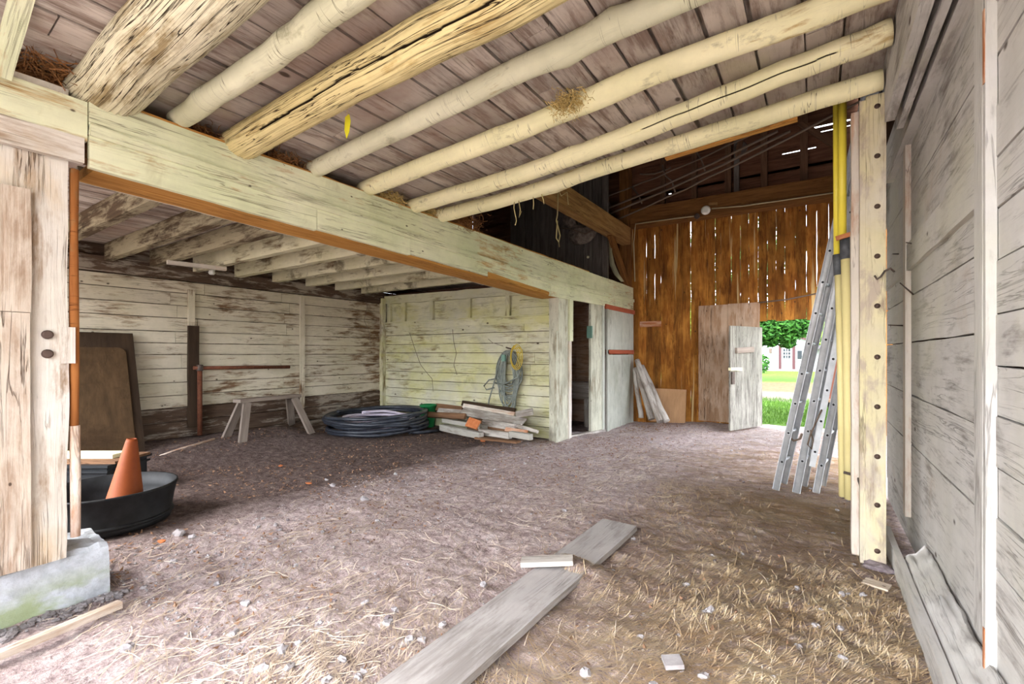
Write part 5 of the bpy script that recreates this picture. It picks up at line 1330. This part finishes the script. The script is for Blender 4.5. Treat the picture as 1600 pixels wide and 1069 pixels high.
# loose stones, one by one: six shapes shared
SG = 'loose stones on the dirt floor'
shapes = []
for i in range(7):
    b = B(); b.blob((0, 0, 0), 1, .75, 2, i * 3.7, (1, R.uniform(.65, .95), R.uniform(.45, .7)))
    me = b.build('loose_stone', 'stone' if i < 5 else 'stonedark')
    shapes.append(me.data); bpy.data.objects.remove(me)
def stone(x, y, r, label='small pale grey stone lying loose on the dirt floor', k=None):
    k = R.randrange(7) if k is None else k
    o = bpy.data.objects.new('loose_stone', shapes[k]); COL.objects.link(o)
    o.location = (x, y, floor_h(x, y) + r * .28); o.scale = (r, r, r); o.rotation_euler = (R.gauss(0, .2), R.gauss(0, .2), R.uniform(0, 6.28))
    tag(o, label if k < 5 else label.replace('pale grey', 'purplish grey').replace('pale', 'purplish'), 'stone', SG)
seen = [(915, 1043, .034, 'round pale stone on the dirt right of the long plank near the bottom edge'), (1108, 953, .032, 'flat pale stone in the straw midway between the long plank and the sill'), (1072, 911, .022, None), (1006, 955, .014, None), (1015, 954, .012, None),
        (1347, 933, .024, 'squarish pale stone in the straw below the yellow post'), (1326, 928, .02, None), (1334, 885, .018, 'white pebble left of the yellow post foot'), (1245, 919, .018, None), (1284, 953, .016, None), (990, 842, .02, 'pale stone at the far end of the long plank'), (922, 817, .018, None), (1062, 818, .016, None),
        (1100, 1052, .028, 'pale stone beside the square tile chip'), (1066, 1043, .014, None), (1022, 1066, .026, None), (340, 909, .028, 'white stone standing alone left of the floor middle'), (200, 1010, .03, 'pointed pale stone in front of the edge batten'), (605, 975, .03, 'white stone a little left of the long plank'), (690, 973, .026, None), (756, 914, .03, 'grey stone near the left edge of the long plank'),
        (617, 953, .02, None), (570, 945, .022, None), (535, 1034, .022, None), (560, 1058, .026, None), (410, 1047, .03, None), (453, 1044, .026, None), (511, 1065, .024, None), (466, 1009, .02, None), (440, 1020, .03, None), (365, 987, .03, None), (505, 832, .022, None), (403, 820, .018, 'white pebble in front of the stable opening'), (590, 815, .022, None),
        (280, 833, .05, 'largest pale stone, beside the black tub'), (300, 836, .035, None), (300, 858, .022, None), (325, 866, .02, None), (225, 912, .02, None), (618, 742, .022, None), (510, 748, .022, None), (570, 780, .04, None), (520, 760, .035, None), (1180, 840, .014, None), (1160, 865, .018, None), (1200, 905, .016, None), (1000, 990, .02, None), (620, 935, .012, None), (700, 990, .02, None), (660, 998, .024, None), (385, 945, .03, None), (640, 1000, .024, None)]
for (px, py, r, lab) in seen:
    p = G(px, py)
    stone(p.x, p.y, r, lab or 'small pale grey stone lying loose on the dirt floor', R.randrange(5))
for i in range(105):
    y = 1.3 + 6.5 * R.random() ** 1.6; x = R.uniform(-4.0, .3)
    if -1.6 < x < -1.1 and y < 3.7: continue
    if x < -3.3 and y < 1.2: continue
    stone(x, y, R.uniform(.010, .024))
p = G(1051, 1040)
b = B(); b.plank(p + V((-.035, -.02, .012)), p + V((.035, .02, .02)), .075, .02, (-.5, 1, 0)); tag(b.build('tile_chip', 'stone', base=p), 'square pale tile chip on the dirt near the bottom edge', 'tile')
p = G(1370, 917); b = B(); b.plank(p + V((-.06, .02, .012)), p + V((.06, -.02, .016)), .09, .012, (.2, 1, 0), 4, .01); tag(b.build('wood_chip', 'pinkboard', base=p), 'flat pinkish wood chip on the ground before the yellow post', 'wood chip')
p = G(252, 846, .03); b = B(); b.blob(p, .035, .5, 1, 2, (1, .8, .3)); tag(b.build('dry_leaf', 'brick', base=p), 'rusty dry leaf on the ground beside the black tub', 'leaf')
for (px, py, lab) in ((482, 755, 'reddish brick fragment on the floor before the sawhorse, larger of two'), (438, 728, 'small reddish brick fragment nearest the sawhorse')):
    p = G(px, py); b = B(); b.blob(p, .03, .6, 1, px, (1.4, 1, .4)); tag(b.build('brick_fragment', 'brick', base=p), lab, 'brick', 'brick fragments on the floor')

# the long plank and the short one
fl_, fr_ = G(948, 813, .03), G(990, 827, .03)
nl_, nr_ = G(600, 1069, .03), G(722, 1069, .03)
c1 = (fl_ + fr_) / 2; c0 = (nl_ + nr_) / 2; c0 = c0 + (c0 - c1) * .25
b = B(); b.plank(c0, c1, .285, .038, (1, .1, 0), 30, .004)
tag(b.build('floor_plank', 'plank', base=c0), 'long grey plank lying on the floor towards the camera', 'plank')
a_, c_ = G(812, 880, .07), G(893, 877, .10)
b = B(); b.plank(a_ + V((0, .02, 0)), c_ + V((0, .02, 0)), .10, .03, (-.35, 1, 0), 8, .004)
tag(b.build('short_board', 'scrapgrey', base=(a_ + c_) / 2), 'short pale board lying across the buried middle of the long plank', 'board')

# ================================================================== HAY AND STRINGS OVERHEAD
def tuft(c, r, n, mat, label, sc=(1, 1, 1), L=.10, name='hay_tuft', w=.0025, group=None):
    b = B(); c = V(c)
    for i in range(n):
        p = c + V((R.gauss(0, r * .5) * sc[0], R.gauss(0, r * .5) * sc[1], R.gauss(0, r * .5) * sc[2]))
        d = V((R.gauss(0, 1), R.gauss(0, 1), R.gauss(0, .6))).normalized() * (L * R.uniform(.4, 1)); s = d.orthogonal().normalized() * w
        m = p + d * .5 + V((R.gauss(0, .01), R.gauss(0, .01), R.gauss(0, .01)))
        q = [p - s, p + s, m + s, m - s, p + d]
        b.raw(q, [(0, 1, 2, 3), (3, 2, 4)], q)
    return tag(b.build(name, mat, base=c), label, 'hay', group, 'stuff' if name == 'hay_tuft' else None)
TU = 'hay tufts on the header beam'
tuft((-3.45, 3.05, 2.90), .10, 500, 'hay', 'hay tuft on the header beam left of the nest pole end', (1, 1.4, .6), group=TU)
tuft((-3.45, 3.53, 2.90), .09, 500, 'hay', 'hay tuft on the header beam between the last two poles', (1, 1.2, .6), group=TU)
tuft((-3.43, 4.15, 2.93), .13, 900, 'haybrown', 'reddish brown hay tuft beyond the last pole on the header beam', (1, 1.6, .7), group=TU)
tuft((-3.50, 2.0, 2.90), .10, 500, 'haybrown', 'dark hay tuft on the header beam beside the yellowish log', (1, 1.6, .6), group=TU)
tuft((-3.55, 1.42, 2.9), .10, 400, 'haybrown', 'dark hay tuft on the header beam right of the first round pole', (1, 1.2, .6), group=TU)
tuft((-3.62, .72, 3.0), .20, 1800, 'haybrown', 'large brown hay nest packed above the left post', (1, 1.2, .7), .18, 'hay_nest')
pn = V((-1.58, 2.745, 3.02)); pn2 = PY(888, 162, 2.72)
tuft(pn2 + V((0, 0, .0)), .085, 900, 'hay', 'round straw nest on top of the knobbly pole', (1.3, .7, .75), .06, 'bird_nest')
# yellow tag, hanging twine
p = PY(541, 198, 1.86)
t = thing('yellow_tag', 'small yellow plastic tag hanging from the loft boards', 'tag', p)
b = B(); b.prism([p + V((-.012, 0, .065)), p + V((.028, 0, .075)), p + V((.036, .004, .03)), p + V((.012, .012, -.03)), p + V((-.02, .016, -.065)), p + V((-.03, .008, -.01))], (0, .003, 0)); b.build('tag_leaf', 'yellowtag', t)
b = B(); b.tube([p + V((.01, 0, .07)), V((p.x + .01, p.y, deck_z(p.x) + .004))], .002, 5); b.build('tag_string', 'twine', t)
YT = 5.25
pl = [(872, 300), (871, 335), (869, 345), (872, 355), (875, 368), (873, 378), (869, 372), (870, 358), (871, 345)]
b = B(); b.tube([PX(px, py, -3.335) for px, py in pl], .010, 8); b.tube([PX(873, 378, -3.335), PX(874, 386, -3.335)], .006, 6); b.tube([PX(874, 300, -3.335), PX(877, 306, -3.335), PX(886, 300, -3.335), PX(888, 320, -3.33)], .006, 6)
tag(b.build('twine_loop', 'twine', base=PX(*pl[0], -3.335)), 'pale knotted twine loop hanging from the tie beam', 'twine')
ST = 'straw strings hanging under the last pole'
for (pl, lab) in (([(804, 312), (803, 325), (807, 345), (805, 352)], 'straw string hanging farthest left under the last pole'), ([(810, 310), (813, 328), (811, 340), (815, 330)], 'looped straw string just right of the leftmost string'), ([(833, 308), (834, 318), (833, 327)], 'short straw string hanging in the middle under the last pole'), ([(846, 304), (849, 312), (850, 319)], 'short straw string nearest the tie beam')):
    b = B(); b.tube([PY(px, py, 3.70) for px, py in pl], .004, 5); tag(b.build('straw_string', 'twine', base=PY(*pl[0], 3.70)), lab, 'string', ST)
b = B(); b.plank(PY(1040, 248, 3.80), PY(1246, 186, 3.80), .02, .05, (0, 0, 1), 10, .003); tag(b.build('deck_batten', 'orange', base=PY(1040, 248, 3.80)), 'thin pale batten along the underside of the last pole', 'batten')
# leaning brace plank in the upper left corner
a_, c_ = PX(3, 108, -3.36), PX(32, 4, -3.05)
b = B(); b.plank(a_ + (a_ - c_) * .1, c_ + (c_ - a_) * .5, .075, .03, (0, 1, 0), 8, .004); tag(b.build('brace_board', 'beam', base=a_), 'slanting pale board above the left post in the upper corner', 'board')

# ================================================================== LIGHT, SKY, CAMERA
w = bpy.data.worlds.new('sky'); scene.world = w; w.use_nodes = True
nt = w.node_tree; bg = nt.nodes['Background']
sk = nt.nodes.new('ShaderNodeTexSky'); sk.sky_type = 'NISHITA'; sk.sun_disc = False; sk.sun_elevation = math.radians(58); sk.sun_rotation = math.radians(200); sk.air_density = 1.0; sk.dust_density = 2.5; sk.ozone_density = 1
hs_ = nt.nodes.new('ShaderNodeHueSaturation'); hs_.inputs['Saturation'].default_value = .28
nt.links.new(sk.outputs[0], hs_.inputs['Color']); nt.links.new(hs_.outputs[0], bg.inputs[0]); bg.inputs[1].default_value = SKY
su = bpy.data.lights.new('sun', 'SUN'); su.energy = SUN; su.angle = .02; su.color = (1, .95, .86)
so = bpy.data.objects.new('sun', su); COL.objects.link(so)
el, az = math.radians(60), math.radians(148)      # from behind the camera, to the right
sd = V((math.sin(az) * math.cos(el), math.cos(az) * math.cos(el), math.sin(el)))
so.rotation_euler = (-sd).to_track_quat('-Z', 'Y').to_euler(); so.location = (0, -8, 12)
cam = bpy.data.cameras.new('camera'); co = bpy.data.objects.new('camera', cam); COL.objects.link(co)
cam.sensor_width = 36; cam.lens = 36 * F / 1600; cam.shift_y = (HY - 534.5) / 1600; cam.clip_start = .05; cam.clip_end = 300
co.location = (0, 0, HC); co.rotation_euler = (math.pi / 2, 0, TH)
scene.camera = co
vs = scene.view_settings
vs.view_transform = 'Standard'; vs.look = 'None'; vs.gamma = 1; vs.use_curve_mapping = False
vs.exposure = EXPO
for o in bpy.data.objects:
    if '_base' in o: del o['_base']
